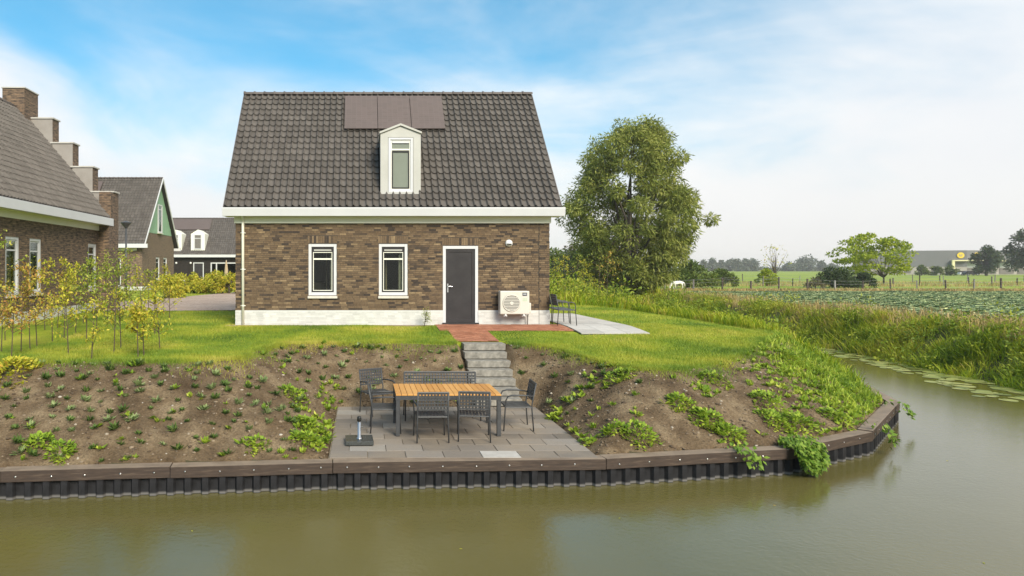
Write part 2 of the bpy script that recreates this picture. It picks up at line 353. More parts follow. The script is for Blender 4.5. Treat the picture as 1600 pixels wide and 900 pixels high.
def panel_mat():
    m, nt, nl, b = new_mat('solar_cells')
    tc = nt.new('ShaderNodeTexCoord')
    bt = nt.new('ShaderNodeTexBrick'); bt.offset = 0.0
    nl.new(tc.outputs['UV'], bt.inputs['Vector'])
    set_in(bt, 'Scale', 1.0); set_in(bt, 'Brick Width', 0.166); set_in(bt, 'Row Height', 0.083); set_in(bt, 'Mortar Size', 0.003)
    set_in(bt, 'Color1', (0.10, 0.078, 0.07, 1)); set_in(bt, 'Color2', (0.115, 0.088, 0.08, 1)); set_in(bt, 'Mortar', (0.15, 0.12, 0.11, 1))
    nl.new(bt.outputs[0], b.inputs['Base Color'])
    set_in(b, 'Roughness', 0.32); set_in(b, 'Specular IOR Level', 0.5)
    return m
M['solar'] = panel_mat()
def glass_mat(name, tint=(1, 1, 1), refl=1.0):
    m, nt, nl, b = new_mat(name)
    nt.remove(b)
    t = nt.new('ShaderNodeBsdfTransparent'); t.inputs[0].default_value = rgba(tint)
    g = nt.new('ShaderNodeBsdfGlossy'); g.inputs['Roughness'].default_value = 0.02
    fr = nt.new('ShaderNodeFresnel'); fr.inputs[0].default_value = 1.5
    f2 = nt.new('ShaderNodeMath'); f2.operation = 'MULTIPLY_ADD'; nl.new(fr.outputs[0], f2.inputs[0]); f2.inputs[1].default_value = 0.7 * refl; f2.inputs[2].default_value = 0.0
    mx = nt.new('ShaderNodeMixShader')
    nl.new(f2.outputs[0], mx.inputs[0]); nl.new(t.outputs[0], mx.inputs[1]); nl.new(g.outputs[0], mx.inputs[2])
    nl.new(mx.outputs[0], nt['Material Output'].inputs[0])
    return m
M['glass'] = glass_mat('window_glass', (0.8, 0.85, 0.8))
def water_mat():
    m, nt, nl, b = new_mat('canal_water')
    f0 = tex_noise(nt, nl, 0.25, 4)
    nl.new(ramp(nt, nl, f0, [(0.3, (0.100, 0.088, 0.026)), (0.7, (0.122, 0.108, 0.035))]), b.inputs['Base Color'])
    set_in(b, 'Roughness', 0.04); set_in(b, 'IOR', 1.5)
    tc = nt.new('ShaderNodeTexCoord'); mp = nt.new('ShaderNodeMapping'); set_in(mp, 'Scale', (1, 1.0, 1)); nl.new(tc.outputs['Object'], mp.inputs[0])
    a = tex_noise(nt, nl, 1.6, 3, 0.5, vec=mp.outputs[0])
    c = tex_noise(nt, nl, 13, 4, 0.65, vec=mp.outputs[0])
    h = mathn(nt, nl, 'ADD', mathn(nt, nl, 'MULTIPLY', a, 0.18), mathn(nt, nl, 'MULTIPLY', c, 0.20))
    add_bump(nt, nl, b, h, 0.55, 0.03)
    return m
M['water'] = water_mat()

# ------------------------------------------------------------------ mesh helpers
def empty(name, loc=(0, 0, 0), rz=0.0):
    o = bpy.data.objects.new(name, None)
    o.empty_display_size = 0.2
    COL.objects.link(o)
    o.location = loc; o.rotation_euler = (0, 0, rz)
    return o
def tag(o, label=None, cat=None, group=None, kind=None):
    if label: o['label'] = label
    if cat: o['category'] = cat
    if group: o['group'] = group
    if kind: o['kind'] = kind
    return o
def link(name, me, parent=None, world=False):
    o = bpy.data.objects.new(name, me)
    COL.objects.link(o)
    if parent is not None:
        o.parent = parent
        if world and parent.type == 'EMPTY':
            o.matrix_parent_inverse = (Matrix.Translation(parent.location) @ parent.rotation_euler.to_matrix().to_4x4()).inverted()
    return o
def np_mesh(name, verts, faces, mat, smooth=False):
    """mesh from an (n,3) array and an (m,k) face array"""
    verts = np.asarray(verts, dtype=np.float32); faces = np.asarray(faces, dtype=np.int32)
    me = bpy.data.meshes.new(name)
    k = faces.shape[1]; m = faces.shape[0]
    me.vertices.add(len(verts)); me.vertices.foreach_set('co', verts.ravel())
    me.loops.add(m * k); me.loops.foreach_set('vertex_index', faces.ravel())
    me.polygons.add(m)
    me.polygons.foreach_set('loop_start', np.arange(0, m * k, k, dtype=np.int32))
    if smooth: me.polygons.foreach_set('use_smooth', np.ones(m, dtype=bool))
    me.update(calc_edges=True)
    me.materials.append(mat)
    return me
class MB:
    def __init__(s): s.v = []; s.f = []
    def add(s, v, f):
        n = len(s.v); s.v += [tuple(p) for p in v]; s.f += [tuple(i + n for i in q) for q in f]; return s
    def box(s, x0, x1, y0, y1, z0, z1):
        return s.add([(x0, y0, z0), (x1, y0, z0), (x1, y1, z0), (x0, y1, z0), (x0, y0, z1), (x1, y0, z1), (x1, y1, z1), (x0, y1, z1)],
                     [(0, 3, 2, 1), (4, 5, 6, 7), (0, 1, 5, 4), (1, 2, 6, 5), (2, 3, 7, 6), (3, 0, 4, 7)])
    def hexa(s, a, b):
        """two quads a (bottom, ccw from above) and b (top)"""
        return s.add(list(a) + list(b), [(0, 3, 2, 1), (4, 5, 6, 7), (0, 1, 5, 4), (1, 2, 6, 5), (2, 3, 7, 6), (3, 0, 4, 7)])
    def prism(s, poly, axis, a, b):
        """2d polygon extruded along axis from a to b; poly coords are the two other axes in order"""
        n = len(poly)
        def pt(p, t):
            if axis == 'x': return (t, p[0], p[1])
            if axis == 'y': return (p[0], t, p[1])
            return (p[0], p[1], t)
        v = [pt(p, a) for p in poly] + [pt(p, b) for p in poly]
        f = [tuple(range(n))[::-1], tuple(range(n, 2 * n))] + [(i, (i + 1) % n, (i + 1) % n + n, i + n) for i in range(n)]
        return s.add(v, f)
    def tube(s, path, r, n=8, cap=True):
        path = [Vector(p) for p in path]
        rr = r if isinstance(r, (list, tuple)) else [r] * len(path)
        rings = []
        for i, p in enumerate(path):
            d = (path[min(i + 1, len(path) - 1)] - path[max(i - 1, 0)]).normalized()
            up = Vector((0, 0, 1)) if abs(d.z) < 0.9 else Vector((1, 0, 0))
            a = d.cross(up).normalized(); b = d.cross(a)
            rings.append([p + (a * math.cos(t * 2 * math.pi / n) + b * math.sin(t * 2 * math.pi / n)) * rr[i] for t in range(n)])
        v = [q for g in rings for q in g]
        f = [(i * n + t, i * n + (t + 1) % n, (i + 1) * n + (t + 1) % n, (i + 1) * n + t) for i in range(len(path) - 1) for t in range(n)]
        if cap: f += [tuple(range(n)), tuple(range((len(path) - 1) * n, len(path) * n))[::-1]]
        return s.add(v, f)
    def lathe(s, prof, n=20, c=(0, 0, 0)):
        v = [(c[0] + r * math.cos(2 * math.pi * t / n), c[1] + r * math.sin(2 * math.pi * t / n), c[2] + z) for r, z in prof for t in range(n)]
        f = [(i * n + t, i * n + (t + 1) % n, (i + 1) * n + (t + 1) % n, (i + 1) * n + t) for i in range(len(prof) - 1) for t in range(n)]
        f += [tuple(range(n))[::-1], tuple(range((len(prof) - 1) * n, len(prof) * n))]
        return s.add(v, f)
    def mesh(s, name, mat, smooth=False, bevel=0):
        me = bpy.data.meshes.new(name)
        me.from_pydata(s.v, [], s.f)
        bm = bmesh.new(); bm.from_mesh(me)
        bmesh.ops.recalc_face_normals(bm, faces=bm.faces)
        if bevel:
            es = [e for e in bm.edges if len(e.link_faces) == 2 and e.calc_face_angle(0) > 0.5]
            bmesh.ops.bevel(bm, geom=es, offset=bevel, segments=2, affect='EDGES', profile=0.6)
        uv = bm.loops.layers.uv.new('UVMap')
        for fc in bm.faces:
            n = fc.normal; ax = max(range(3), key=lambda k: abs(n[k]))
            for l in fc.loops:
                c = l.vert.co
                l[uv].uv = (c.y, c.z) if ax == 0 else ((c.x, c.z) if ax == 1 else (c.x, c.y))
            fc.smooth = smooth
        bm.to_mesh(me); bm.free()
        me.materials.append(mat)
        return me
    def build(s, name, mat, parent=None, world=False, smooth=False, bevel=0):
        return link(name, s.mesh(name, mat, smooth, bevel), parent, world)
def copy_tree(o, parent=None):
    c = o.copy(); COL.objects.link(c); c.parent = parent
    for ch in list(o.children): copy_tree(ch, c)
    return c
def ss(t):
    t = np.clip(t, 0, 1); return t * t * (3 - 2 * t)
def seg_dist(P, line):
    d = np.full(len(P), 1e9)
    for a, b in zip(line[:-1], line[1:]):
        a = np.array(a, float); b = np.array(b, float); ab = b - a
        t = np.clip(((P - a) @ ab) / (ab @ ab), 0, 1)
        d = np.minimum(d, np.linalg.norm(P - (a + t[:, None] * ab), axis=1))
    return d
def in_poly(P, poly):
    x, y = P[:, 0], P[:, 1]; r = np.zeros(len(P), bool)
    n = len(poly)
    for i in range(n):
        x0, y0 = poly[i]; x1, y1 = poly[(i + 1) % n]
        if y0 == y1: continue
        c = ((y0 > y) != (y1 > y)) & (x < (x1 - x0) * (y - y0) / (y1 - y0) + x0)
        r ^= c
    return r
def vnoise(x, y, s, seed=0):
    """cheap smooth value noise"""
    x = np.asarray(x, float) * s; y = np.asarray(y, float) * s
    xi = np.floor(x); yi = np.floor(y); fx = ss(x - xi); fy = ss(y - yi)
    def h(a, b):
        v = np.sin(a * 127.1 + b * 311.7 + seed * 74.7) * 43758.5453
        return v - np.floor(v)
    return (h(xi, yi) * (1 - fx) + h(xi + 1, yi) * fx) * (1 - fy) + (h(xi, yi + 1) * (1 - fx) + h(xi + 1, yi + 1) * fx) * fy
def gpx(px, py, z):
    """ground point (x, y) at height z read off the photograph's survey"""
    D = (CAM_Z - z) * FPX / (py - 420.0)
    return ((px - 565.0) * D / FPX, D)

# ------------------------------------------------------------------ terrain
WATER_Z = -1.755
LOW_Z = -1.32                              # terrace level
QUAY = [(-60, 5.5), (-12, 9.30), (-5.27, 9.88), (-0.44, 10.34), (3.80, 10.53), (6.96, 11.09), (9.28, 12.31), (11.9, 15.0), (13.6, 19), (14.3, 24), (14.6, 35), (14.3, 60), (14.5, 95)]
LIP = [(-60, 12.3), (-10, 12.95), (-2.85, 13.1), (-2.45, 13.5), (-2.2, 15.3), (-1.8, 16.15), (0.4, 16.3), (2.25, 16.35), (2.4, 16.5), (3.5, 16.5), (3.65, 16.15), (4.4, 15.7), (4.95, 14.6), (5.5, 13.5), (6.0, 13.25), (6.9, 13.8), (8.5, 15.3), (10.0, 16.8), (11.7, 19), (12.5, 22), (12.9, 27), (12.9, 40), (12.6, 62), (12.6, 95)]
TERR = (-0.53, 3.72, 10.3, 14.52)
def offset_line(line, d):
    out = []
    for i, p in enumerate(line):
        a = line[max(i - 1, 0)]; b = line[min(i + 1, len(line) - 1)]
        tx, ty = b[0] - a[0], b[1] - a[1]; l = math.hypot(tx, ty)
        out.append((p[0] - ty / l * d, p[1] + tx / l * d))
    return out
LAND = offset_line(QUAY, 0.225) + [(14.5, 3000), (-3000, 3000), (-3000, 5.5)]
LAWNP = LIP + [(12.6, 3000), (-3000, 3000), (-3000, 12.3)]
BANK = [(16.5, -200), (17.4, 8), (18.3, 18.9), (19.5, 26.7), (20.3, 40), (20.5, 60), (20.0, 95)]
FARP = BANK + [(20.0, 98), (14.2, 98), (14.2, 3000), (3000, 3000), (3000, -200)]
def lawn_z(x, y):
    return -0.17 * ss((19.4 - y) / 3.2) - 0.2 * ss((x - 3.9) / 1.6) * ss((17.8 - y) / 3.2) - 0.25 * ss((x - 9.5) / 3.0)
def height(x, y):
    x = np.asarray(x, float).ravel(); y = np.asarray(y, float).ravel()
    P = np.stack([x, y], 1)
    z = np.full(len(P), -2.6)
    land = in_poly(P, LAND); far = in_poly(P, FARP); lawn = in_poly(P, LAWNP)
    lz = lawn_z(x, y) + 0.03 * (vnoise(x, y, 0.7, 3) - 0.5)
    bump = 0.10 * (vnoise(x, y, 1.3, 1) - 0.5) + 0.08 * (vnoise(x, y, 3.6, 2) - 0.5) + 0.06 * (vnoise(x, y, 7, 5) - 0.5)
    idx = np.where(land & ~lawn)[0]
    if len(idx):
        p = P[idx]
        dq = np.maximum(seg_dist(p, QUAY) - 0.22, 0)
        dt = np.hypot(np.maximum(np.maximum(TERR[0] - p[:, 0], p[:, 0] - TERR[1]), 0), np.maximum(np.maximum(TERR[2] - p[:, 1], p[:, 1] - TERR[3]), 0))
        dl = np.minimum(dq, dt); du = seg_dist(p, LIP)
        t = dl / (dl + du + 1e-6)
        tt = t * 0.75 + 0.25 * np.sin(t * math.pi / 2)
        zz = LOW_Z - 0.02 + (lz[idx] - LOW_Z + 0.02) * tt + bump[idx] * np.clip(4 * t * (1 - t) + 0.15, 0, 1)
        zz = np.where(dt <= 0.001, LOW_Z - 0.09, zz)
        zz = np.where((dq <= 0.001) & (dt > 0.001), LOW_Z - 0.03, zz)
        st = (p[:, 0] > 2.38) & (p[:, 0] < 3.5) & (p[:, 1] > 14.4)
        zz = np.where(st, zz - 0.22, zz)
        z[idx] = zz
    idx = np.where(lawn)[0]
    z[idx] = lz[idx]
    st = lawn & (x > 2.38) & (x < 3.5) & (y > 14.4) & (y < 16.62)
    z[st] -= 0.15
    idx = np.where(far & ~lawn)[0]
    if len(idx):
        d = seg_dist(P[idx], BANK + [(20.0, 98), (14.2, 98)])
        z[idx] = -1.95 + 1.45 * ss(d / 2.6) + 0.05 * (vnoise(x[idx], y[idx], 0.5, 4) - 0.5)
    return z
def axis(*parts):
    return np.unique(np.round(np.concatenate([np.arange(a, b, s) for a, b, s in parts]), 4))
xs = axis((-2400, -400, 400), (-400, -60, 40), (-60, -14, 3), (-14, -7, 0.5), (-7, 14, 0.1), (14, 26, 0.5), (26, 90, 4), (90, 400, 30), (400, 2801, 400))
ys = axis((-160, 4, 12), (4, 9.2, 1), (9.2, 19.8, 0.1), (19.8, 30, 0.3), (30, 70, 1.5), (70, 130, 6), (130, 500, 40), (500, 3600, 350))
GX, GY = np.meshgrid(xs, ys)
GZ = height(GX, GY).reshape(GX.shape)
gv = np.stack([GX.ravel(), GY.ravel(), GZ.ravel()], 1)
nx, ny = len(xs), len(ys)
ii, jj = np.meshgrid(np.arange(nx - 1), np.arange(ny - 1))
gf = np.stack([jj * nx + ii, jj * nx + ii + 1, (jj + 1) * nx + ii + 1, (jj + 1) * nx + ii], -1).reshape(-1, 4)
cc = gv[gf].mean(1)[:, :2]
c_land = in_poly(cc, LAND); c_far = in_poly(cc, FARP); c_lawn = in_poly(cc, LAWNP) & (cc[:, 0] < 13.5) & (cc[:, 1] < 130)
FIELD = [(23.6, 14), (23.6, 58), (24.5, 61), (260, 61), (260, 14)]
c_field = c_far & in_poly(cc, FIELD)
c_bank = c_far & ~c_field & (cc[:, 0] < 24) & (cc[:, 1] < 98)
c_past = (c_far & ~c_field & ~c_bank) | (c_land & (cc[:, 1] >= 130)) | (c_land & (cc[:, 0] >= 13.5) & (cc[:, 1] > 95))
c_past &= ~c_lawn
c_soil = c_land & ~c_lawn & ~c_past & ~c_far
c_bed = ~(c_lawn | c_field | c_bank | c_past | c_soil)
def terrain(name, mask, mat):
    f = gf[mask]; used, inv = np.unique(f, return_inverse=True)
    o = link(name, np_mesh(name, gv[used], inv.reshape(-1, 4), mat, smooth=True))
    tag(o, kind='structure'); return o
tag(terrain('lawn', c_lawn, M['lawn']), 'mown green lawn round the brick house', 'lawn')
tag(terrain('soil_bank', c_soil, M['soil']), 'bare brown soil bank sloping down to the canal', 'soil bank')
tag(terrain('field', c_field, M['field_soil']), 'dark earth of the cabbage field', 'field')
tag(terrain('canal_bank', c_bank, M['bank_soil']), 'far canal bank under the reeds', 'bank')
tag(terrain('pasture', c_past, M['pasture']), 'flat green pasture reaching to the horizon', 'pasture')
tag(terrain('canal_bed', c_bed, M['bed']), 'muddy canal bed under the water', 'canal bed')
wb = MB(); wb.add([(-60, -160, WATER_Z), (22.4, -160, WATER_Z), (22.4, 98, WATER_Z), (-60, 98, WATER_Z)], [(0, 1, 2, 3)])
tag(wb.build('water', M['water']), 'murky olive canal water', 'water', kind='structure')

# road behind the houses
def sheet(name, pts, z, mat, label, cat):
    b = MB(); n = len(pts)
    b.add([(p[0], p[1], z) for p in pts], [tuple(range(n))])
    return tag(b.build(name, mat), label, cat, kind='structure')
road_near = [(-26, 25.2), (-9.8, 26.0), (-7.2, 25.8), (-4.7, 26.2), (-1, 27.5)]
road_far = [(0, 58), (-8.5, 47), (-9.6, 42), (-10.6, 36.5), (-12, 33.4), (-26, 33.0)]
sheet('road', road_near + road_far, 0.035, M['road'], 'pale clinker road curving between the houses', 'road')

# ------------------------------------------------------------------ sheet pile quay with timber beam
quay = empty('sheet_pile_wall', (3.8, 10.53, WATER_Z))
tag(quay, 'black corrugated sheet pile wall with brown timber capping beam along the canal', 'quay wall')
qpts = [Vector((x, y, 0)) for x, y in QUAY[1:11]]
cuts = []
for a, b in zip(qpts[:-1], qpts[1:]):
    L = (b - a).length
    n = max(1, round(L / 3.2)) if a.x < 11 else 1
    for k in range(n): cuts.append((a.lerp(b, k / n), a.lerp(b, (k + 1) / n)))
bolt = MB(); bolt.lathe([(0.012, 0), (0.012, 0.006), (0.006, 0.010)], 10)
bolt_me = bolt.mesh('bolt', M['steel'])
for a, b in cuts:
    d = (b - a).normalized(); nrm = Vector((-d.y, d.x, 0))
    L = (b - a).length
    mb = MB(); mb.box(0.004, L - 0.004, 0.0, 0.235, -0.085, 0.085)
    o = mb.build('timber_beam', M['beam'], quay, bevel=0.008)
    o.matrix_parent_inverse = Matrix.Translation(quay.location).inverted()
    o.location = (a.x, a.y, LOW_Z + random.uniform(-0.015, 0.008) - 0.082)
    o.rotation_euler = (0, 0, math.atan2(d.y, d.x))
    if a.x < 12.5:
        k = 0.22
        while k < L:
            q = a + d * k
            t = link('bolt', bolt_me, quay); t.matrix_parent_inverse = Matrix.Translation(quay.location).inverted()
            t.location = (q.x - nrm.x * 0.001, q.y - nrm.y * 0.001, LOW_Z - 0.085 + random.uniform(-0.01, 0.01))
            t.rotation_euler = (R(90), 0, math.atan2(d.y, d.x))
            k += random.uniform(0.47, 0.53)
prof = [(0.0, 0.075), (0.055, 0.075), (0.085, 0.012), (0.17, 0.012), (0.2, 0.075), (0.254, 0.075)]
pile = MB()
pile.prism([(x, y) for x, y in prof] + [(x, y + 0.012) for x, y in prof[::-1]], 'z', -0.7, 0.36)
pile_me = pile.mesh('sheet_pile', M['pile'])
for a, b in zip(qpts[:-1], qpts[1:]):
    d = (b - a).normalized(); L = (b - a).length; n = max(1, round(L / 0.254))
    if a.x > 12.5: continue
    for k in range(n):
        q = a + d * (L * k / n)
        t = link('sheet_pile', pile_me, quay); t.matrix_parent_inverse = Matrix.Translation(quay.location).inverted()
        t.location = (q.x, q.y, WATER_Z + 0.0 + random.uniform(-0.01, 0.01)); t.rotation_euler = (0, 0, math.atan2(d.y, d.x)); t.scale = (L / n / 0.254, 1, 1)

# ------------------------------------------------------------------ paved terrace, steps, path
tb = MB(); tb.box(TERR[0] + 0.01, TERR[1] - 0.01, 10.60, TERR[3] - 0.01, LOW_Z - 0.12, LOW_Z - 0.018)
terrace = tag(tb.build('terrace', M['gravel']), 'sunken paved terrace of grey brown concrete tiles by the water', 'terrace', kind='structure')
tile = MB(); tile.box(-0.296, 0.296, -0.191, 0.191, -0.03, 0.0)
tile_me = tile.mesh('paving_tile', M['paving'], bevel=0.004)
half = MB(); half.box(-0.146, 0.146, -0.191, 0.191, -0.03, 0.0)
half_me = half.mesh('paving_tile', M['paving'], bevel=0.004)
palet = tile.mesh('paving_tile', M['paving_pale'], bevel=0.004)
for r in range(10):
    y = 10.60 + 0.195 + r * 0.391
    x = TERR[0]; off = (r % 2) * 0.3 + 0.0
    items = ([('h', 0.3)] if r % 2 else []) + [('f', 0.6)] * (6 if r % 2 else 7) + ([('h', 0.3)] if r % 2 else [])
    for c, (kd, w) in enumerate(items):
        me = half_me if kd == 'h' else (palet if (r, c) in ((0, 4), ) else tile_me)
        o = link('paving_tile', me, terrace)
        o.location = (x + w / 2 + 0.025, y, LOW_Z + random.uniform(-0.003, 0.004))
        o.rotation_euler = (R(random.uniform(-0.25, 0.25)), R(random.uniform(-0.25, 0.25)), R(random.uniform(-0.2, 0.2)))
        x += w + 0.002
steps = empty('garden_steps', (2.93, 14.5, LOW_Z))
tag(steps, 'flight of seven concrete block steps down to the terrace', 'steps')
stm = MB(); stm.box(-0.5, 0.5, 0, 0.42, -0.152, 0)
st_me = stm.mesh('step', M['concrete'], bevel=0.012)
for k in range(7):
    o = link('step', st_me, steps); o.matrix_parent_inverse = Matrix.Translation(steps.location).inverted()
    o.location = (2.94 + random.uniform(-0.02, 0.02), 16.24 - 0.285 * k, -0.17 - 0.165 * k); o.rotation_euler = (0, 0, R(random.uniform(-0.8, 0.8)))

PATH1 = (2.32, 3.38, 16.66, 18.249); PATH2 = (2.1, 5.72, 18.25, 19.58)
pb = MB()
for (x0, x1, y0, y1) in (PATH1, PATH2):
    for k in range(8):
        ya, yb = y0 + (y1 - y0) * k / 8, y0 + (y1 - y0) * (k + 1) / 8
        za, zb = float(lawn_z(3.0, ya)) + 0.02, float(lawn_z(3.0, yb)) + 0.02
        pb.add([(x0, ya, za), (x1, ya, za), (x1, yb, zb), (x0, yb, zb)], [(0, 1, 2, 3)])
path = tag(pb.build('path', M['gravel']), 'red brick garden path from the back door to the steps', 'path', kind='structure')
pv = MB()
for (x0, x1, y0, y1) in (PATH1, PATH2):
    r = 0; y = y0
    while y < y1 - 0.04:
        x = x0 - (0.1 if r % 2 else 0)
        while x < x1 - 0.03:
            xa, xb = max(x, x0) + 0.003, min(x + 0.2, x1) - 0.003
            if xb - xa > 0.03:
                z = float(lawn_z(3.0, y)) + 0.028 + random.uniform(-0.003, 0.003)
                pv.box(xa, xb, y + 0.003, y + 0.067, z - 0.02, z)
            x += 0.2
        y += 0.07; r += 1
tag(pv.build('pavers', M['paver_red'], path), kind='stuff')
sb = MB(); sb.add([(5.46, 19.66, 0.012), (5.74, 18.1, -0.04), (7.55, 17.75, -0.06), (7.55, 24.0, 0.012), (5.46, 24.0, 0.012)], [(0, 1, 2, 3, 4)])
side = tag(sb.build('side_terrace', M['gravel']), 'pale grey slab terrace beside the house corner', 'terrace', kind='structure')
sl = MB(); sl.box(-0.296, 0.296, -0.296, 0.296, -0.03, 0)
sl_me = sl.mesh('paving_slab', M['slab_light'], bevel=0.004)
for i in range(3):
    for j in range(11):
        x = 6.05 + i * 0.6; y = 17.95 + 0.3 + j * 0.6 - 0.2
        o = link('paving_slab', sl_me, side); o.location = (x, y, 0.036 + float(lawn_z(x, y))); o.rotation_euler = (math.atan((float(lawn_z(x, y + 0.3)) - float(lawn_z(x, y - 0.3))) / 0.6), 0, 0)

# ------------------------------------------------------------------ houses: shared builders
def wall_panels(mb, u0, u1, z0, z1, holes, put):
    """rectangles of a wall around its holes; put(u0,u1,z0,z1) adds one box"""
    us = sorted({u0, u1} | {h[0] for h in holes} | {h[1] for h in holes})
    for a, b in zip(us[:-1], us[1:]):
        hs = sorted([(h[2], h[3]) for h in holes if h[0] <= a + 1e-6 and h[1] >= b - 1e-6])
        z = z0
        for h0, h1 in hs:
            if h0 > z + 1e-6: put(a, b, z, h0)
            z = max(z, h1)
        if z < z1 - 1e-6: put(a, b, z, z1)
def ring(mb, x0, x1, z0, z1, w, y0, y1, wb=None):
    """rectangular frame in the xz plane"""
    wb = wb or w
    mb.box(x0, x0 + w, y0, y1, z0, z1); mb.box(x1 - w, x1, y0, y1, z0, z1)
    mb.box(x0 + w, x1 - w, y0, y1, z1 - w, z1); mb.box(x0 + w, x1 - w, y0, y1, z0, z0 + wb)
# a single roof tile: u across, v up the slope, n off the roof
def tile_profile(w):
    us = [0, 0.07, 0.16, 0.26, 0.36, 0.5, 0.72, 0.9, 1.0]
    hs = [0.008, 0.044, 0.064, 0.050, 0.016, 0.000, -0.006, 0.0, 0.014]
    return [(u * w * 1.04, h) for u, h in zip(us, hs)]
def tile_geo(w, L, raise_=0.046):
    p = tile_profile(w); n = len(p)
    v = [(u, 0, h + raise_) for u, h in p] + [(u, L * 1.12, h + 0.002) for u, h in p] + [(u, 0.004, h + raise_ - 0.017) for u, h in p]
    f = [(i, i + 1, n + i + 1, n + i) for i in range(n - 1)] + [(2 * n + i, 2 * n + i + 1, i + 1, i) for i in range(n - 1)] + [(0, n, 2 * n), (n - 1, 3 * n - 1, 2 * n - 1)]
    return v, f
def slope_frame(origin, udir, vdir):
    u = Vector(udir).normalized(); v = Vector(vdir).normalized(); n = u.cross(v)
    if n.z < 0: n = -n
    return Matrix(((u.x, v.x, n.x, origin[0]), (u.y, v.y, n.y, origin[1]), (u.z, v.z, n.z, origin[2]), (0, 0, 0, 1)))
def tile_roof(roof, origin, udir, vdir, width, length, ncol, nrow, singles=0, skip=None):
    """tiles on one slope; the lowest `singles` tiles are objects, the rest one mass"""
    w, L = width / ncol, length / nrow
    mtx = slope_frame(origin, udir, vdir)
    flip = Vector(udir).cross(Vector(vdir)).z < 0
    gv_, gf_ = tile_geo(w, L)
    if flip: gf_ = [q[::-1] for q in gf_]
    base = MB(); base.add(gv_, gf_)
    me1 = bpy.data.meshes.new('roof_tile'); me1.from_pydata(gv_, [], gf_); me1.materials.append(M['tile'])
    mass = MB(); cnt = 0
    for r in range(nrow):
        for c in range(ncol):
            if skip and skip((c + 0.5) * w, (r + 0.5) * L): continue
            loc = (c * w, r * L, random.uniform(0, 0.004))
            if cnt < singles:
                o = link('roof_tile', me1, roof)
                o.matrix_world = mtx @ Matrix.Translation(loc)
                cnt += 1
            else:
                T = mtx @ Matrix.Translation(loc)
                mass.add([T @ Vector(q) for q in gv_], gf_)
    me = bpy.data.meshes.new('roof_tiles'); me.from_pydata(mass.v, [], mass.f); me.materials.append(M['tile'])
    tag(link('roof_tiles', me, roof), kind='stuff')
def ridge_tiles(roof, p0, p1, n, r=0.11):
    a, b = Vector(p0), Vector(p1); d = (b - a).normalized(); L = (b - a).length / n
    side = d.cross(Vector((0, 0, 1)))
    mb = MB(); m = 7
    for (x, rr) in ((0, r * 1.22), (0.05, r * 1.22), (0.051, r), (L * 1.03, r * 0.97)):
        for k in range(m):
            t = math.pi * (k / (m - 1)) ; mb.v.append((x, math.cos(t) * rr, math.sin(t) * rr * 0.9 - 0.05))
    for i in range(3):
        for k in range(m - 1): mb.f.append((i * m + k, i * m + k + 1, (i + 1) * m + k + 1, (i + 1) * m + k))
    mb.f.append(tuple(range(m)))
    me = mb.mesh('ridge_tile', M['ridge'])
    for k in range(n):
        o = link('ridge_tile', me, roof); q = a + d * (L * k); o.location = q; o.rotation_euler = (0, 0, math.atan2(d.y, d.x))
def brick_courses(x0, x1, z0, z1, holes, y, mb_list, mats_split=None):
    """stretcher bond in the plane y (bricks proud of it, towards -y); returns boxes (x0,x1,z0,z1)"""
    out = []; r = 0; ch = 0.0586; z = z0; rr_ = random.Random(5)
    while z + 0.045 <= z1 + 0.011:
        off = rr_.uniform(0, 0.2)
        x = x0 - off
        spans = [(x0, x1)]
        for (a, b, c, d) in holes:
            if z + 0.048 > c and z < d:
                ns = []
                for s in spans:
                    if b <= s[0] or a >= s[1]: ns.append(s)
                    else:
                        if a > s[0]: ns.append((s[0], a))
                        if b < s[1]: ns.append((b, s[1]))
                spans = ns
        for (sa, sb_) in spans:
            xx = x0 - off + math.floor((sa - x0 + off) / 0.2) * 0.2
            while xx < sb_:
                a = max(xx, sa); b = min(xx + 0.19, sb_)
                if b - a > 0.03: out.append((a, b, z, min(z + 0.0486, z1)))
                xx += 0.2
        z += ch; r += 1
    return out

# ------------------------------------------------------------------ main brick house
FY = 19.63
HX0, HX1 = -3.65, 5.44
house = empty('brick_house', (0.9, FY, 0))
tag(house, 'detached brown brick house with tiled roof, dormer and dark grey back door', 'house')
W1 = (-1.537, -0.722, 0.86, 2.352); W2 = (0.50, 1.333, 0.86, 2.352); DR = (2.352, 3.37, 0.0, 2.29)
HOLES = [W1, W2, DR]
mb = MB()
wall_panels(mb, HX0 + 0.006, HX1 - 0.006, -0.3, 3.30, HOLES, lambda a, b, c, d: mb.box(a, b, FY + 0.012, FY + 0.30, c, d))
wall = mb.build('wall', M['mortar'], house, True)
mb = MB()
mb.box(HX0, HX0 + 0.3, FY + 0.305, 25.77, -0.3, 3.3); mb.box(HX1 - 0.3, HX1, FY + 0.305, 25.77, -0.3, 3.3); mb.box(HX0, HX1, 25.775, 26.0, -0.3, 3.3)
for xa, xb in ((HX0, HX0 + 0.3), (HX1 - 0.3, HX1)):
    mb.prism([(FY + 0.1, 3.302), (25.7, 3.302), (22.7, 7.15)], 'x', xa, xb)
mb.build('side_wall', M['brick_wall'], house, True)
SOLD = [(W1[0] - 0.02, W1[1] + 0.02, 2.37, 2.585), (W2[0] - 0.02, W2[1] + 0.02, 2.37, 2.585), (DR[0] - 0.02, DR[1] + 0.02, 2.31, 2.525)]
bricks = brick_courses(HX0, HX1, 0.44, 2.95, HOLES + SOLD + [(5.122, 5.138, 0, 3)], FY, None)
for (a, b, c, d) in SOLD:
    n = round((b - a) / 0.0625)
    for k in range(n):
        bricks.append((a + (b - a) * k / n, a + (b - a) * (k + 1) / n - 0.01, c + 0.004, d - 0.004))
full = [b for b in bricks if abs(b[1] - b[0] - 0.19) < 0.002]
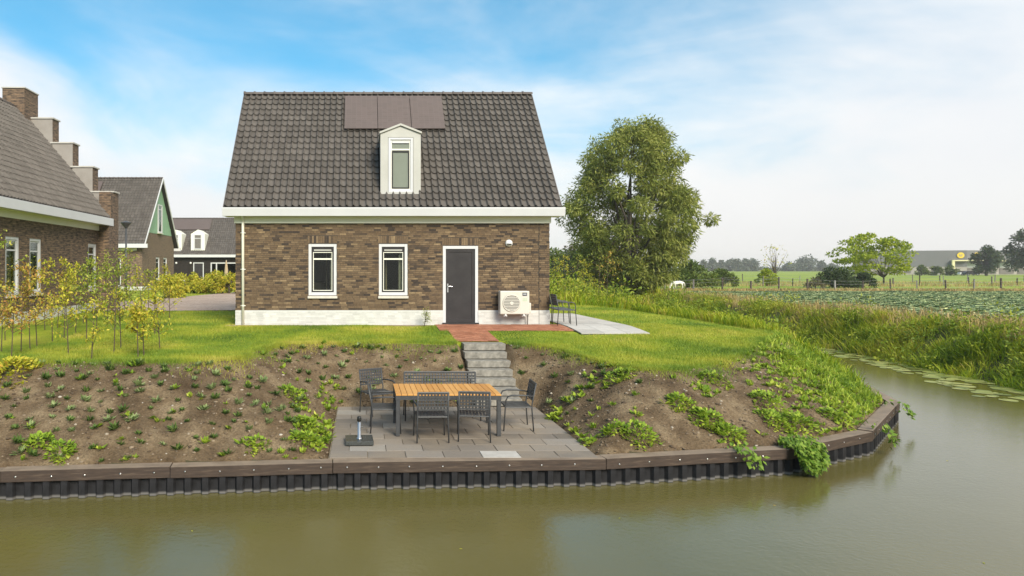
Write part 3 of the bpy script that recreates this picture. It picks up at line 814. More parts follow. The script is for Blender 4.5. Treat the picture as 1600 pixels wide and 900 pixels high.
full.sort(key=lambda b: (b[0] - 2.0) ** 2 * 0.25 + (b[2] - 1.6) ** 2)
single = set(full[:300])
bm_ = MB(); bm_.box(0, 0.19, 0, 0.03, 0, 0.0486); brick_me = bm_.mesh('brick', M['brick'])
mass = MB()
for b in bricks:
    if b in single:
        o = link('brick', brick_me, wall); o.location = (b[0], FY + random.uniform(-0.002, 0.002), b[2])
    else:
        y = FY + random.uniform(-0.002, 0.002); mass.box(b[0], b[1], y, y + 0.03, b[2], b[3])
tag(mass.build('bricks', M['brick'], wall), kind='stuff')
b = MB(); b.box(5.126, 5.134, FY + 0.003, FY + 0.0115, 0.44, 2.94); b.build('movement_joint', M['roof_under'], house, True)
b = MB(); b.box(5.126, 5.134, FY - 0.0195, FY - 0.013, 0.0, 0.436); b.build('movement_joint', M['mortar'], house, True)
plinth = MB()
wall_panels(plinth, HX0, HX1, -0.3, 0.43, [(DR[0], DR[1], 0, 2.29)], lambda a, b, c, d: plinth.box(a, b, FY - 0.012, FY + 0.011, c, d))
plo = plinth.build('plinth', M['white_plinth'], house, True)
mass = MB()
for b in brick_courses(HX0, HX1, -0.06, 0.437, [(DR[0], DR[1], -1, 2.29), (5.122, 5.138, -1, 3)], FY, None):
    mass.box(b[0] - 0.001, b[1] + 0.001, FY - 0.019, FY - 0.008, b[2], b[3])
tag(mass.build('painted_bricks', M['white_brick'], plo), kind='stuff')
# eaves
EX0, EX1 = -3.96, 5.78
g = MB()
g.prism([(19.26, 3.13), (19.40, 3.13), (19.40, 3.36), (19.22, 3.375), (19.22, 3.34)], 'x', EX0, EX1)
g.build('gutter', M['white_paint'], house, True, bevel=0.006)
g = MB(); g.box(EX0 + 0.01, EX1 - 0.01, 19.402, FY + 0.3, 3.14, 3.20); g.build('soffit', M['cream_paint'], house, True)
g = MB(); g.box(HX0 - 0.03, HX1 + 0.03, FY - 0.06, FY + 0.01, 2.945, 3.138); g.build('frieze_board', M['cream_paint'], house, True, bevel=0.005)
g = MB(); g.box(EX0 + 0.01, EX1 - 0.01, 26.0, 26.3, 3.14, 3.36); g.build('gutter', M['white_paint'], house, True)
# roof
E = Vector((0, 19.28, 3.375)); RG = Vector((0, 22.70, 7.44))
sl_len = (RG - E).length; vd = (RG - E).normalized()
RX0, RX1 = -3.91, 5.67
rb = MB()
nrm = Vector((0, -vd.z, vd.y))
def slab(mb, e, r, n, x0, x1, th):
    a = [e, r, r - n * th, e - n * th]
    mb.prism([(p.y, p.z) for p in a], 'x', x0, x1)
slab(rb, E - nrm * 0.002, RG, nrm, RX0 + 0.02, RX1 - 0.02, 0.10)
E2 = Vector((0, 26.12, 3.375)); n2_ = Vector((0, vd.z, vd.y))
slab(rb, E2, RG, n2_, RX0 + 0.02, RX1 - 0.02, 0.10)
roof = rb.build('roof', M['roof_under'], house, True)
DMX0, DMX1 = 0.555, 1.70
tile_roof(roof, (RX0, E.y, E.z), (1, 0, 0), tuple(vd), RX1 - RX0, sl_len, 50, 19, 300, lambda u, v: (DMX0 - 0.02 < RX0 + u < DMX1 + 0.02) and (0.62 < v < 2.5))
tile_roof(roof, (RX0, E2.y, E2.z), (1, 0, 0), (0, -vd.y, vd.z), RX1 - RX0, sl_len, 50, 19)
ridge_tiles(roof, (RX0 - 0.02, 22.70, 7.50), (RX1 + 0.02, 22.70, 7.50), 29)
for x0, x1 in ((RX0 - 0.03, RX0 + 0.012), (RX1 - 0.004, RX1 + 0.03)):
    for e_, n_ in ((E, nrm), (E2, n2_)):
        vb = MB(); dx = 0 if e_ is E else 0.001
        vb.prism([(p.y, p.z) for p in (e_ + n_ * 0.03, RG + n_ * 0.03, RG - n_ * 0.14, e_ - n_ * 0.14)], 'x', x0 + dx, x1 - dx)
        vb.build('verge', M['ridge'], roof)
# solar panels
def roof_pt(t, x, lift): 
    p = E.lerp(RG, t) + nrm * lift; return Vector((x, p.y, p.z))
for k in range(3):
    x0 = -0.545 + k * 1.065; x1 = x0 + 1.05
    b = MB()
    lo, hi = 0.637, 0.958
    b.hexa([roof_pt(lo, x0, 0.10), roof_pt(lo, x1, 0.10), roof_pt(hi, x1, 0.10), roof_pt(hi, x0, 0.10)], [roof_pt(lo, x0, 0.14), roof_pt(lo, x1, 0.14), roof_pt(hi, x1, 0.14), roof_pt(hi, x0, 0.14)])
    sp = b.build('solar_panel', M['solar'], house, True, bevel=0.004)
    b = MB()
    for t in (lo + 0.06, hi - 0.06):
        p = roof_pt(t, x0, 0.07); q = roof_pt(t, x1, 0.07); b.tube([p, q], 0.022, 6)
    b.build('rail', M['black_metal'], sp)
# dormer
dm = MB()
DY = 19.60
dm.prism([(DMX0, 3.80), (DMX1, 3.80), (DMX1, 5.56), ((DMX0 + DMX1) / 2, 5.76), (DMX0, 5.56)], 'y', DY + 0.06, 21.25)
dormer = dm.build('dormer', M['zinc'], house, True)
fx0, fx1, fz0, fz1 = 0.765, 1.495, 3.845, 5.43
b = MB(); wall_panels(b, DMX0 - 0.01, DMX1 + 0.01, 3.79, 5.55, [(fx0, fx1, fz0, fz1)], lambda a, c, d, e: b.box(a, c, DY, DY + 0.058, d, e))
b.prism([(DMX0 - 0.01, 5.551), (DMX1 + 0.01, 5.551), ((DMX0 + DMX1) / 2, 5.75)], 'y', DY, DY + 0.058)
b.build('front_board', M['zinc'], dormer)
b = MB(); cx = (DMX0 + DMX1) / 2
for s in (-1, 1):
    e0 = (cx + s * 0.61, 5.53); a0 = (cx, 5.765)
    b.prism([a0, e0, (e0[0], e0[1] + 0.055), (a0[0], a0[1] + 0.06)] if s > 0 else [e0, a0, (a0[0], a0[1] + 0.06), (e0[0], e0[1] + 0.055)], 'y', DY - 0.05, 21.7)
b.build('dormer_roof', M['zinc'], dormer)
def window(parent, x0, x1, z0, z1, y, dark=True, sill=True, world=True, transom=0.2, curtain=None, sky_sheen_cloth=False, fw=0.085, sw=0.042):
    """window facing -y with its frame, sash, bars and pane"""
    b = MB(); ring(b, x0, x1, z0, z1, fw, y + 0.02, y + 0.10, fw + 0.005)
    fr = b.build('window', M['white_paint'], parent, world, bevel=0.006)
    ix0, ix1, iz0, iz1 = x0 + fw + 0.001, x1 - fw - 0.001, z0 + fw + 0.006, z1 - fw - 0.001
    sm = M['anthracite'] if dark else M['white_paint']
    b = MB(); ring(b, ix0, ix1, iz0, iz1, sw, y + 0.045, y + 0.095)
    if dark: b.box(ix0 + 0.043, ix1 - 0.043, y + 0.05, y + 0.09, iz1 - 0.15, iz1 - 0.043)
    b.build('sash', sm, fr, bevel=0.004)
    px0, px1, pz0, pz1 = ix0 + sw + 0.001, ix1 - sw - 0.001, iz0 + sw + 0.001, iz1 - (0.152 if dark else sw + 0.001)
    b = MB(); ring(b, px0 - 0.001, px1 + 0.001, pz0 - 0.001, pz1 + 0.001, 0.02, y + 0.055, y + 0.085)
    tz = pz1 - transom; b.box(px0 + 0.02, px1 - 0.02, y + 0.053, y + 0.087, tz - 0.022, tz + 0.022)
    b.build('glazing_bar', M['cream_paint'], fr, bevel=0.002)
    if dark:
        b = MB(); b.box(ix0 + 0.07, ix1 - 0.07, y + 0.035, y + 0.049, iz1 - 0.115, iz1 - 0.075); b.build('vent_strip', M['zinc'], fr)
    for (a, c) in ((pz0 + 0.02, tz - 0.022), (tz + 0.022, pz1 - 0.02)):
        b = MB(); b.box(px0 + 0.02, px1 - 0.02, y + 0.066, y + 0.074, a, c); b.build('pane', M['glass'], fr)
    if curtain:
        b = MB(); n = 24; c0, c1 = curtain
        pts = [(c0 + (c1 - c0) * k / n, y + 0.20 + 0.03 * math.sin(k * 1.9)) for k in range(n + 1)]
        b.add([(p[0], p[1], z0) for p in pts] + [(p[0], p[1], z1) for p in pts], [(k, k + 1, n + 2 + k, n + 1 + k) for k in range(n)])
        b.build('curtain', M['curtain'], fr, smooth=True)
    if sky_sheen_cloth:
        b = MB(); b.box(px0 - 0.02, px1 + 0.02, y + 0.12, y + 0.125, pz0 - 0.02, z1 - 0.1); b.build('sky_sheen_cloth', M['sky_sheen_cloth'], fr)  # pale sheet behind the pane, standing in for sky reflected in the glass
    if sill:
        b = MB(); b.hexa([(x0 - 0.02, y - 0.06, z0 - 0.085), (x1 + 0.02, y - 0.06, z0 - 0.085), (x1 + 0.02, y + 0.1, z0 - 0.085), (x0 - 0.02, y + 0.1, z0 - 0.085)],
                         [(x0 - 0.02, y - 0.06, z0 - 0.025), (x1 + 0.02, y - 0.06, z0 - 0.025), (x1 + 0.02, y + 0.1, z0 - 0.004), (x0 - 0.02, y + 0.1, z0 - 0.004)])
        b.build('sill', M['sill'], fr, bevel=0.004)
    return fr
window(house, W1[0], W1[1], W1[2], W1[3], FY, curtain=(-0.92, -0.74))
window(house, W2[0], W2[1], W2[2], W2[3], FY, curtain=(1.08, 1.30))
window(dormer, fx0 + 0.01, fx1 - 0.01, fz0, fz1 - 0.005, DY - 0.01, dark=False, sill=False, world=False, transom=0.26, sky_sheen_cloth=True, fw=0.06, sw=0.02)
b = MB(); b.box(fx0 + 0.12, fx1 - 0.12, DY + 0.02, DY + 0.034, fz1 - 0.165, fz1 - 0.115); b.build('vent_strip', M['white_paint'], dormer)
b = MB(); ring(b, fx0 + 0.112, fx1 - 0.112, fz0 + 0.11, fz1 - 0.39, 0.032, DY + 0.028, DY + 0.043); b.build('inner_sash', M['anthracite'], dormer)
# dim rooms behind the windows
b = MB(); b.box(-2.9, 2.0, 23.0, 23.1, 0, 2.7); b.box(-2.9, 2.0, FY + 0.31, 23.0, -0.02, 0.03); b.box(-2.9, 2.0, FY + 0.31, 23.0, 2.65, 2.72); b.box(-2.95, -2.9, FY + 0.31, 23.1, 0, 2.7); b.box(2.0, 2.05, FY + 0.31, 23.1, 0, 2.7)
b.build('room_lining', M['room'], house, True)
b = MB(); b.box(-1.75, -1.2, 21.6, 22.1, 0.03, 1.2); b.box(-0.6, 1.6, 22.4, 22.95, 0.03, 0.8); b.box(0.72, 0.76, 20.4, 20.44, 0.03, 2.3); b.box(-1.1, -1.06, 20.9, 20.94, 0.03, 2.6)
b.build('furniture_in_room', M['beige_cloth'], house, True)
# door
b = MB(); dw = 0.085
b.box(DR[0], DR[0] + dw, FY + 0.0, FY + 0.1, 0.04, DR[3]); b.box(DR[1] - dw, DR[1], FY + 0.0, FY + 0.1, 0.04, DR[3]); b.box(DR[0] + dw, DR[1] - dw, FY + 0.0, FY + 0.1, DR[3] - dw, DR[3])
door = b.build('door', M['white_paint'], house, True, bevel=0.006)
b = MB(); lx0, lx1, lz0, lz1 = DR[0] + dw + 0.004, DR[1] - dw - 0.004, 0.075, DR[3] - dw - 0.004
ring(b, lx0, lx1, lz0, lz1, 0.085, FY + 0.03, FY + 0.085, 0.11); b.box(lx0 + 0.085, lx1 - 0.085, FY + 0.045, FY + 0.08, lz0 + 0.11, lz1 - 0.085)
b.build('door_leaf', M['anthracite'], door, bevel=0.004)
b = MB(); b.box(DR[0] - 0.02, DR[1] + 0.02, FY - 0.05, FY + 0.1, 0.0, 0.072); b.build('threshold', M['anthracite'], door, bevel=0.006)
b = MB(); hx = lx0 + 0.055; b.box(hx - 0.018, hx + 0.018, FY + 0.020, FY + 0.029, 0.95, 1.2); b.tube([(hx, FY + 0.03, 1.12), (hx, FY - 0.03, 1.12), (hx + 0.02, FY - 0.04, 1.12), (hx + 0.13, FY - 0.04, 1.12)], 0.011, 8)
b.build('handle', M['steel'], door, smooth=False)
# downpipe
b = MB(); b.tube([(-3.42, FY - 0.07, -0.02), (-3.42, FY - 0.07, 2.96), (-3.42, FY - 0.09, 3.05), (-3.42, 19.35, 3.16)], 0.04, 14)
dp = b.build('downpipe', M['cream_paint'], house, True, smooth=True)
b = MB()
for z in (0.55, 1.6, 2.65): b.lathe([(0.048, 0), (0.048, 0.03)], 14, (-3.42, FY - 0.07, z)); b.box(-3.49, -3.35, FY - 0.06, FY - 0.02, z + 0.005, z + 0.025)
b.build('pipe_bracket', M['cream_paint'], dp)
b = MB(); b.box(HX0 - 0.25, DR[0] - 0.3, FY - 0.34, FY - 0.02, -0.05, 0.008)
tag(b.build('gravel_strip', M['gravel']), 'narrow strip of gravel at the foot of the white plinth', 'gravel strip', kind='structure')

# wall vent and heat pump unit
b = MB(); b.lathe([(0.105, 0), (0.105, 0.02), (0.085, 0.05), (0.05, 0.075), (0.01, 0.082)], 20)
vent = b.build('wall_vent', M['white_metal'], smooth=True)
vent.location = (4.26, FY - 0.004, 2.37); vent.rotation_euler = (R(90), 0, 0)
tag(vent, 'small round white vent hood high on the brick wall', 'vent')
b = MB(); b.box(-0.06, 0.06, -0.05, -0.015, 0.055, 0.10); o = b.build('vent_slot', M['black_cap'], vent)
ac = empty('heat_pump_unit', (4.345, 19.38, 0.30)); tag(ac, 'cream white outdoor heat pump unit hung on the wall beside the door', 'heat pump')
AW, AH = 0.83, 0.66
b = MB(); b.box(-AW / 2, AW / 2, -0.15, 0.15, 0.04, AH + 0.04); b.build('casing', M['ac_white'], ac, bevel=0.025)
b = MB(); b.box(AW / 2 + 0.001, AW / 2 + 0.06, -0.10, 0.12, 0.07, 0.36); b.build('side_cover', M['ac_white'], ac, bevel=0.02)
b = MB(); pr = [(0.215, 0), (0.255, 0.0), (0.245, 0.022), (0.225, 0.022), (0.215, 0.0)]
n = 32
b.v = [(r * math.cos(2 * math.pi * t / n) - 0.095, -0.151 - z, r * math.sin(2 * math.pi * t / n) + 0.36) for r, z in pr for t in range(n)]
b.f = [(i * n + t, i * n + (t + 1) % n, (i + 1) * n + (t + 1) % n, (i + 1) * n + t) for i in range(4) for t in range(n)]
b.build('fan_ring', M['ac_white'], ac, smooth=True)
b = MB(); b.prism([(0.22 * math.cos(2 * math.pi * t / n) - 0.095, 0.22 * math.sin(2 * math.pi * t / n) + 0.36) for t in range(n)], 'y', -0.154, -0.1515); b.build('fan_opening', M['ac_dark'], ac)
for k in range(10):
    z = 0.165 + k * 0.0425; hw = math.sqrt(max(0.0005, 0.218 ** 2 - (z + 0.01 - 0.36) ** 2))
    b = MB(); b.box(-0.095 - hw, -0.095 + hw, -0.175, -0.156, z, z + 0.022); b.build('grille_slat', M['ac_grille'], ac)
b = MB(); b.prism([(0.05 * math.cos(2 * math.pi * t / 14) - 0.095, 0.05 * math.sin(2 * math.pi * t / 14) + 0.36) for t in range(14)], 'y', -0.184, -0.176); b.build('fan_hub', M['ac_grille'], ac)
b = MB(); b.box(0.215, 0.345, -0.157, -0.1505, 0.565, 0.655); bd = b.build('badge', M['badge'], ac)
b = MB(); b.box(0.235, 0.325, -0.160, -0.1575, 0.60, 0.625); b.build('badge_mark', M['mark_light'], bd)
for k in range(2):
    for q in range(3):
        b = MB(); b.box(0.22 + q * 0.045, 0.255 + q * 0.045, -0.153, -0.1505, 0.41 + k * 0.05, 0.445 + k * 0.05); b.build('print_mark', M['mark_green'], ac)
for s in (-0.26, 0.26):
    b = MB(); b.box(s - 0.025, s + 0.025, -0.16, 0.245, 0.0, 0.036); b.box(s - 0.05, s + 0.05, -0.13, -0.06, -0.02, -0.001); b.build('bracket', M['white_metal'], ac, bevel=0.004)
b = MB(); b.tube([(0.43, 0.06, 0.08), (0.43, 0.12, -0.05), (0.43, 0.15, -0.32)], 0.016, 8); b.build('pipe', M['ac_dark'], ac)

# ------------------------------------------------------------------ neighbour house on the left with stepped gable
nb = empty('stepped_gable_house', (-10.3, 22, 0))
tag(nb, 'brown brick house with stepped parapet gable and chimney at the picture edge', 'house')
NX = -10.3; NY0, NY1 = 17.2, 26.95
wins = [(19.62, 20.42, 0.85, 2.58), (21.05, 21.82, 0.85, 2.58), (25.55, 26.35, 0.85, 2.58)]
mb = MB()
wall_panels(mb, NY0, NY1, 0.32, 3.35, wins, lambda a, b, c, d: mb.box(NX - 0.3, NX, a, b, c, d))
mb.box(-17.0, NX - 0.302, NY0, NY0 + 0.3, 0.32, 3.35); mb.prism([(-17.0, 3.352), (NX, 3.352), (-13.55, 7.55)], 'y', NY0 + 0.001, NY0 + 0.3); mb.box(-17.0, -16.7, NY0 + 0.302, NY1, 0.32, 3.35)
mb.build('wall', M['brick_wall'], nb, True)
mb = MB(); mb.box(NX - 0.3, NX + 0.012, NY0, NY1, -0.2, 0.318); mb.build('plinth', M['white_plinth'], nb, True)
mb = MB(); mb.box(-16.5, -12.0, NY0 + 0.5, NY1, 0.0, 0.05); mb.box(-12.6, -12.5, NY0 + 0.4, NY1, 0.05, 3.0); mb.box(-12.4, NX - 0.31, NY0 + 0.4, NY1, 3.1, 3.2); mb.build('room_lining', M['room'], nb, True)
def xwindow(parent, y0, y1, z0, z1, x, sill=True, sky_sheen_cloth=False):
    b = MB()
    def rg(b, y0, y1, z0, z1, w, xa, xb):
        b.box(xa, xb, y0, y0 + w, z0, z1); b.box(xa, xb, y1 - w, y1, z0, z1); b.box(xa, xb, y0 + w, y1 - w, z0, z0 + w); b.box(xa, xb, y0 + w, y1 - w, z1 - w, z1)
    rg(b, y0, y1, z0, z1, 0.085, x - 0.10, x - 0.02)
    fr = b.build('window', M['white_paint'], parent, True, bevel=0.006)
    b = MB(); rg(b, y0 + 0.086, y1 - 0.086, z0 + 0.086, z1 - 0.086, 0.045, x - 0.09, x - 0.045); b.box(x - 0.088, x - 0.05, y0 + 0.131, y1 - 0.131, z1 - 0.42, z1 - 0.375)
    b.build('sash', M['white_paint'], fr)
    b = MB(); b.box(x - 0.074, x - 0.066, y0 + 0.131, y1 - 0.131, z0 + 0.131, z1 - 0.131); b.build('pane', M['glass'], fr)
    b = MB(); n = 16; pts = [(x - 0.22 + 0.03 * math.sin(k * 2.0), y1 - 0.1 - (y1 - y0) * 0.42 * k / n) for k in range(n + 1)]
    b.add([(p[0], p[1], z0) for p in pts] + [(p[0], p[1], z1) for p in pts], [(k, k + 1, n + 2 + k, n + 1 + k) for k in range(n)]); b.build('curtain', M['sky_sheen_cloth'], fr, smooth=True)
    if sill:
        b = MB(); b.box(x - 0.1, x + 0.06, y0 - 0.02, y1 + 0.02, z0 - 0.07, z0 - 0.003); b.build('sill', M['sill'], fr, bevel=0.004)
    return fr
for w in wins: xwindow(nb, w[0], w[1], w[2], w[3], NX)
NE = Vector((-9.93, 0, 3.62)); NR = Vector((-13.55, 0, 7.93)); nvd = (NR - NE).normalized(); nsl = (NR - NE).length
rb = MB(); nn = Vector((nvd.z, 0, -nvd.x))
rb.prism([(p.x, p.z) for p in (NE - nn * 0.002, NR, NR - nn * 0.1, NE - nn * 0.1)], 'y', NY0 - 0.2, NY1)
rb.prism([(-17.17, 3.62), (-13.56, 7.93), (-13.56, 7.80), (-17.1, 3.5)], 'y', NY0 - 0.2, NY1)
nroof = rb.build('roof', M['roof_under'], nb, True)
tile_roof(nroof, (NE.x, NY0 - 0.2, NE.z), (0, 1, 0), tuple(nvd), NY1 - NY0 + 0.2, nsl, 52, 20)
tile_roof(nroof, (-17.17, NY0 - 0.2, 3.62), (0, 1, 0), (-nvd.x, 0, nvd.z), NY1 - NY0 + 0.2, nsl, 52, 20)
ridge_tiles(nroof, (-13.55, NY0 - 0.2, 7.98), (-13.55, NY1 - 0.6, 7.98), 28)
mb = MB(); mb.box(-10.0, -9.84, NY0 - 0.2, NY1 - 0.02, 3.32, 3.615); mb.build('gutter', M['white_paint'], nb, True, bevel=0.006)
mb = MB(); mb.box(NX - 0.02, -10.002, NY0, NY1 - 0.02, 3.33, 3.40); mb.box(NX - 0.02, NX + 0.05, NY0, NY1 - 0.01, 3.12, 3.329); mb.build('frieze_board', M['cream_paint'], nb, True)
# stepped parapet
levels = [(-9.86, 4.66, 0.83), (-10.68, 5.65, 0.82), (-11.47, 6.60, 0.8), (-12.27, 7.58, 0.86)]
par = MB(); par.box(-17.2, -9.86, NY1 + 0.001, NY1 + 0.55, -0.2, 3.6)
z0 = 3.602
for (xr, zt, w) in levels:
    par.box(-27.1 - xr, xr, NY1 + 0.001, NY1 + 0.55, z0, zt); z0 = zt + 0.002
parapet = par.build('stepped_parapet', M['brick_wall'], nb, True)
rd = MB()
z0 = 3.9
for (xr, zt, w) in levels[1:]:
    rd.box(xr - w * 1.9, xr - 0.004, NY1 - 0.022, NY1, zt - 1.02, zt - 0.01)
rd.box(-11.6, -10.32, NY1 - 0.022, NY1, 3.7, 4.65)
rd.build('render_facing', M['render'], parapet)
cp = []
for (xr, zt, w) in levels:
    for s in (0, 1):
        b = MB(); xa, xb = (xr - w - 0.08, xr + 0.05) if s == 0 else (-27.1 - xr - 0.05, -27.1 - xr + w + 0.08)
        b.box(xa, xb, NY1 - 0.06, NY1 + 0.60, zt + 0.002, zt + 0.06); b.build('coping_stone', M['coping'], parapet, bevel=0.006)
b = MB(); b.box(-10.42, -9.86, NY1 - 0.45, NY1 - 0.002, -0.2, 3.315); b.box(-10.32, -9.862, NY1 - 0.28, NY1 - 0.002, 3.62, 4.655); b.build('corner_pier', M['brick_wall'], nb, True)
b = MB(); b.box(-13.98, -13.12, NY1 - 0.55, NY1 + 0.56, 7.0, 8.66); ch = b.build('chimney', M['brick_wall'], nb, True)
b = MB(); b.box(-14.01, -13.09, NY1 - 0.58, NY1 + 0.59, 8.662, 8.71); b.build('chimney_cap', M['coping'], ch, bevel=0.006)

# ------------------------------------------------------------------ green gabled house
gh = empty('green_gable_house', (-20, 55, 0))
tag(gh, 'brown brick house with pale green boarded gable behind the lamp post', 'house')
GX1 = -16.5; GX0 = -29; GY0, GY1 = 51.0, 59.6; GR = (55.3, 9.08)
gw = [(51.9 + 0.2, 52.85 + 0.2, 0.75, 2.6), (53.95, 54.9, 0.75, 2.6)]
# windows in the gable wall, seen obliquely
gw = [(54.4, 55.4, 0.75, 2.55), (56.5, 57.5, 0.75, 2.55)]
mb = MB()
wall_panels(mb, GY0, GY1, 0.3, 3.6, gw, lambda a, b, c, d: mb.box(GX1 - 0.3, GX1, a, b, c, d))
mb.prism([(GY0, 3.602), (GY1, 3.602), (GY1 - 0.72, 4.45), (GY0 + 0.72, 4.45)], 'x', GX1 - 0.3, GX1)
wall_panels(mb, GX0, GX1 - 0.302, 0.3, 3.4, [(-19.3, -18.1, 0.301, 2.5)], lambda a, b, c, d: mb.box(a, b, GY0, GY0 + 0.3, c, d))
mb.box(GX0, GX1 - 0.302, GY1 - 0.3, GY1, 0.3, 3.4); mb.box(GX0 - 0.3, GX0 - 0.002, GY0, GY1, 0.3, 3.4)
mb.build('wall', M['brick_wall_far'], gh, True)
mb = MB(); mb.box(GX0, GX1 + 0.02, GY0 - 0.02, GY1, -0.2, 0.298); mb.build('plinth', M['white_plinth'], gh, True)
mb = MB(); mb.prism([(GY0 + 0.72, 4.452), (GY1 - 0.72, 4.452), (GR[0], 8.85)], 'x', GX1 - 0.25, GX1 + 0.02)
gb = mb.build('gable_boards', M['green_board'], gh, True)
for k in range(15):
    y = GY0 + 0.95 + k * 0.5
    zt = 4.45 + (8.6 - 4.45) * (1 - abs(y - GR[0]) / (GR[0] - GY0 - 0.6))
    if zt > 4.7:
        b = MB(); b.box(GX1 + 0.021, GX1 + 0.033, y - 0.02, y + 0.02, 4.46, zt); b.build('board_batten', M['green_board'], gb)
for w in gw: xwindow(gh, w[0], w[1], w[2], w[3], GX1)
xwindow(gh, 54.75, 55.85, 4.55, 6.85, GX1 + 0.13, sill=True)
mb = MB(); mb.box(GX0 + 1, GX1 - 0.9, GY0 + 1.5, GY1 - 1, 0.0, 3.2); mb.build('room_lining', M['room'], gh, True)
b = MB(); ring(b, -19.3, -18.1, 0.302, 2.5, 0.09, GY0 + 0.02, GY0 + 0.1); dd = b.build('door', M['white_paint'], gh, True)
b = MB(); ring(b, -19.2, -18.2, 0.4, 2.4, 0.10, GY0 + 0.05, GY0 + 0.09); b.build('door_leaf', M['anthracite'], dd)
b = MB(); b.box(-19.1, -18.3, GY0 + 0.066, GY0 + 0.074, 0.5, 2.3); b.build('pane', M['glass'], dd)
ge = Vector((0, GY0 - 0.4, 3.5)); gr = Vector((0, GR[0], 9.0)); gvd = (gr - ge).normalized(); gsl = (gr - ge).length; gn = Vector((0, -gvd.z, gvd.y))
ge2 = Vector((0, GY1 + 0.4, 3.5)); gvd2 = (gr - ge2).normalized(); gn2 = Vector((0, -gvd2.z * -1, abs(gvd2.y)))
rb = MB()
rb.prism([(p.y, p.z) for p in (ge - gn * 0.002, gr, gr - gn * 0.12, ge - gn * 0.12)], 'x', GX0 - 0.3, GX1 + 0.3)
rb.prism([(p.y, p.z) for p in (ge2, gr, gr - Vector((0, 0, 0.2)), ge2 - Vector((0, 0, 0.2)))], 'x', GX0 - 0.3, GX1 + 0.3)
groof = rb.build('roof', M['roof_under'], gh, True)
tile_roof(groof, (GX0 - 0.3, ge.y, ge.z), (1, 0, 0), tuple(gvd), GX1 - GX0 + 0.6, gsl, 56, 24)
ridge_tiles(groof, (GX0 - 0.3, GR[0], 9.06), (GX1 + 0.3, GR[0], 9.06), 36)
b = MB(); b.box(GX0 - 0.3, GX1 + 0.55, GY0 - 0.55, GY0 - 0.38, 3.2, 3.5); b.build('gutter', M['white_paint'], gh, True); b = MB(); b.box(GX1 - 0.3, GX1 + 0.5, GY1 + 0.3, GY1 + 0.5, 3.2, 3.5); b.build('gutter', M['white_paint'], gh, True)
b = MB(); b.box(GX0, GX1 - 0.4, GY0 - 0.06, GY0 - 0.002, 3.0, 3.19); b.build('frieze_board', M['cream_paint'], gh, True)
b = MB()
b.prism([(GY0 - 0.42, 3.3), (GR[0], 8.86), (GR[0], 9.06), (GY0 - 0.42, 3.5)], 'x', GX1 + 0.301, GX1 + 0.36)
b.prism([(GY1 + 0.42, 3.3), (GR[0] + 0.002, 8.86), (GR[0] + 0.002, 9.06), (GY1 + 0.42, 3.5)], 'x', GX1 + 0.302, GX1 + 0.36)
b.build('bargeboard', M['white_paint'], gh, True)
b = MB(); b.prism([(-20.6, 4.3), (-19.0, 4.3), (-19.0, 6.2), (-19.8, 6.6), (-20.6, 6.2)], 'y', GY0 + 0.1, 54.2); b.build('dormer', M['cream_paint'], gh, True)
b = MB()
def gpt(t, x, l): 
    p = ge.lerp(gr, t) + gn * l; return (x, p.y, p.z)
b.hexa([gpt(0.72, -23.6, .1), gpt(0.72, -20.9, .1), gpt(0.93, -20.9, .1), gpt(0.93, -23.6, .1)], [gpt(0.72, -23.6, .15), gpt(0.72, -20.9, .15), gpt(0.93, -20.9, .15), gpt(0.93, -23.6, .15)])
b.build('solar_panel', M['solar'], gh, True)

# ------------------------------------------------------------------ dark timber house far behind
dh = empty('dark_timber_house', (-19, 78, 0))
tag(dh, 'low dark timber house with white dormer at the end of the road', 'house')
TX0, TX1, TY = -27.0, -9.0, 78.0
th = [(-19.35, -18.15, 0.0, 2.35), (-17.35, -14.3, 0.1, 2.35)]
mb = MB(); wall_panels(mb, TX0, TX1, -0.1, 2.95, th, lambda a, b, c, d: mb.box(a, b, TY, TY + 0.3, c, d))
mb.box(TX0, TX0 + 0.3, TY + 0.302, TY + 9, -0.1, 2.95); mb.box(TX1 - 0.3, TX1, TY + 0.302, TY + 9, -0.1, 2.95)
for xa in (TX0, TX1 - 0.3): mb.prism([(TY, 2.952), (TY + 9, 2.952), (TY + 4.5, 7.3)], 'x', xa, xa + 0.3)
dw_ = mb.build('wall', M['dark_wood'], dh, True)
for k in range(15):
    z = 0.1 + k * 0.19
    for a, c in ((TX0, -19.36), (-18.14, -17.36), (-14.29, TX1)):
        b = MB(); b.box(a, c, TY - 0.02, TY - 0.001, z, z + 0.17); b.build('weatherboard', M['dark_wood'], dw_)
mb = MB(); mb.box(TX0 + 0.4, TX1 - 0.4, TY + 3, TY + 3.1, 0, 2.9); mb.build('room_lining', M['room'], dh, True)
b = MB(); ring(b, -19.35, -18.15, 0.02, 2.35, 0.10, TY - 0.03, TY + 0.1); d1 = b.build('door', M['white_paint'], dh, True)
b = MB(); b.box(-19.24, -18.26, TY + 0.03, TY + 0.08, 0.13, 2.24); b.build('door_leaf', M['anthracite'], d1)
b = MB(); ring(b, -17.35, -14.3, 0.12, 2.35, 0.12, TY - 0.03, TY + 0.1); b.box(-16.75, -16.62, TY - 0.03, TY + 0.1, 0.24, 2.23); w1 = b.build('window', M['white_paint'], dh, True)
b = MB(); b.box(-16.6, -14.43, TY + 0.04, TY + 0.05, 0.25, 2.22); b.build('pane', M['glass'], w1)
b = MB(); b.box(-17.22, -16.76, TY + 0.04, TY + 0.05, 0.25, 2.22); b.build('pane', M['glass'], w1)
te = Vector((0, TY - 0.4, 3.2)); tr = Vector((0, TY + 4.5, 7.75)); tvd = (tr - te).normalized(); tsl = (tr - te).length; tn = Vector((0, -tvd.z, tvd.y))
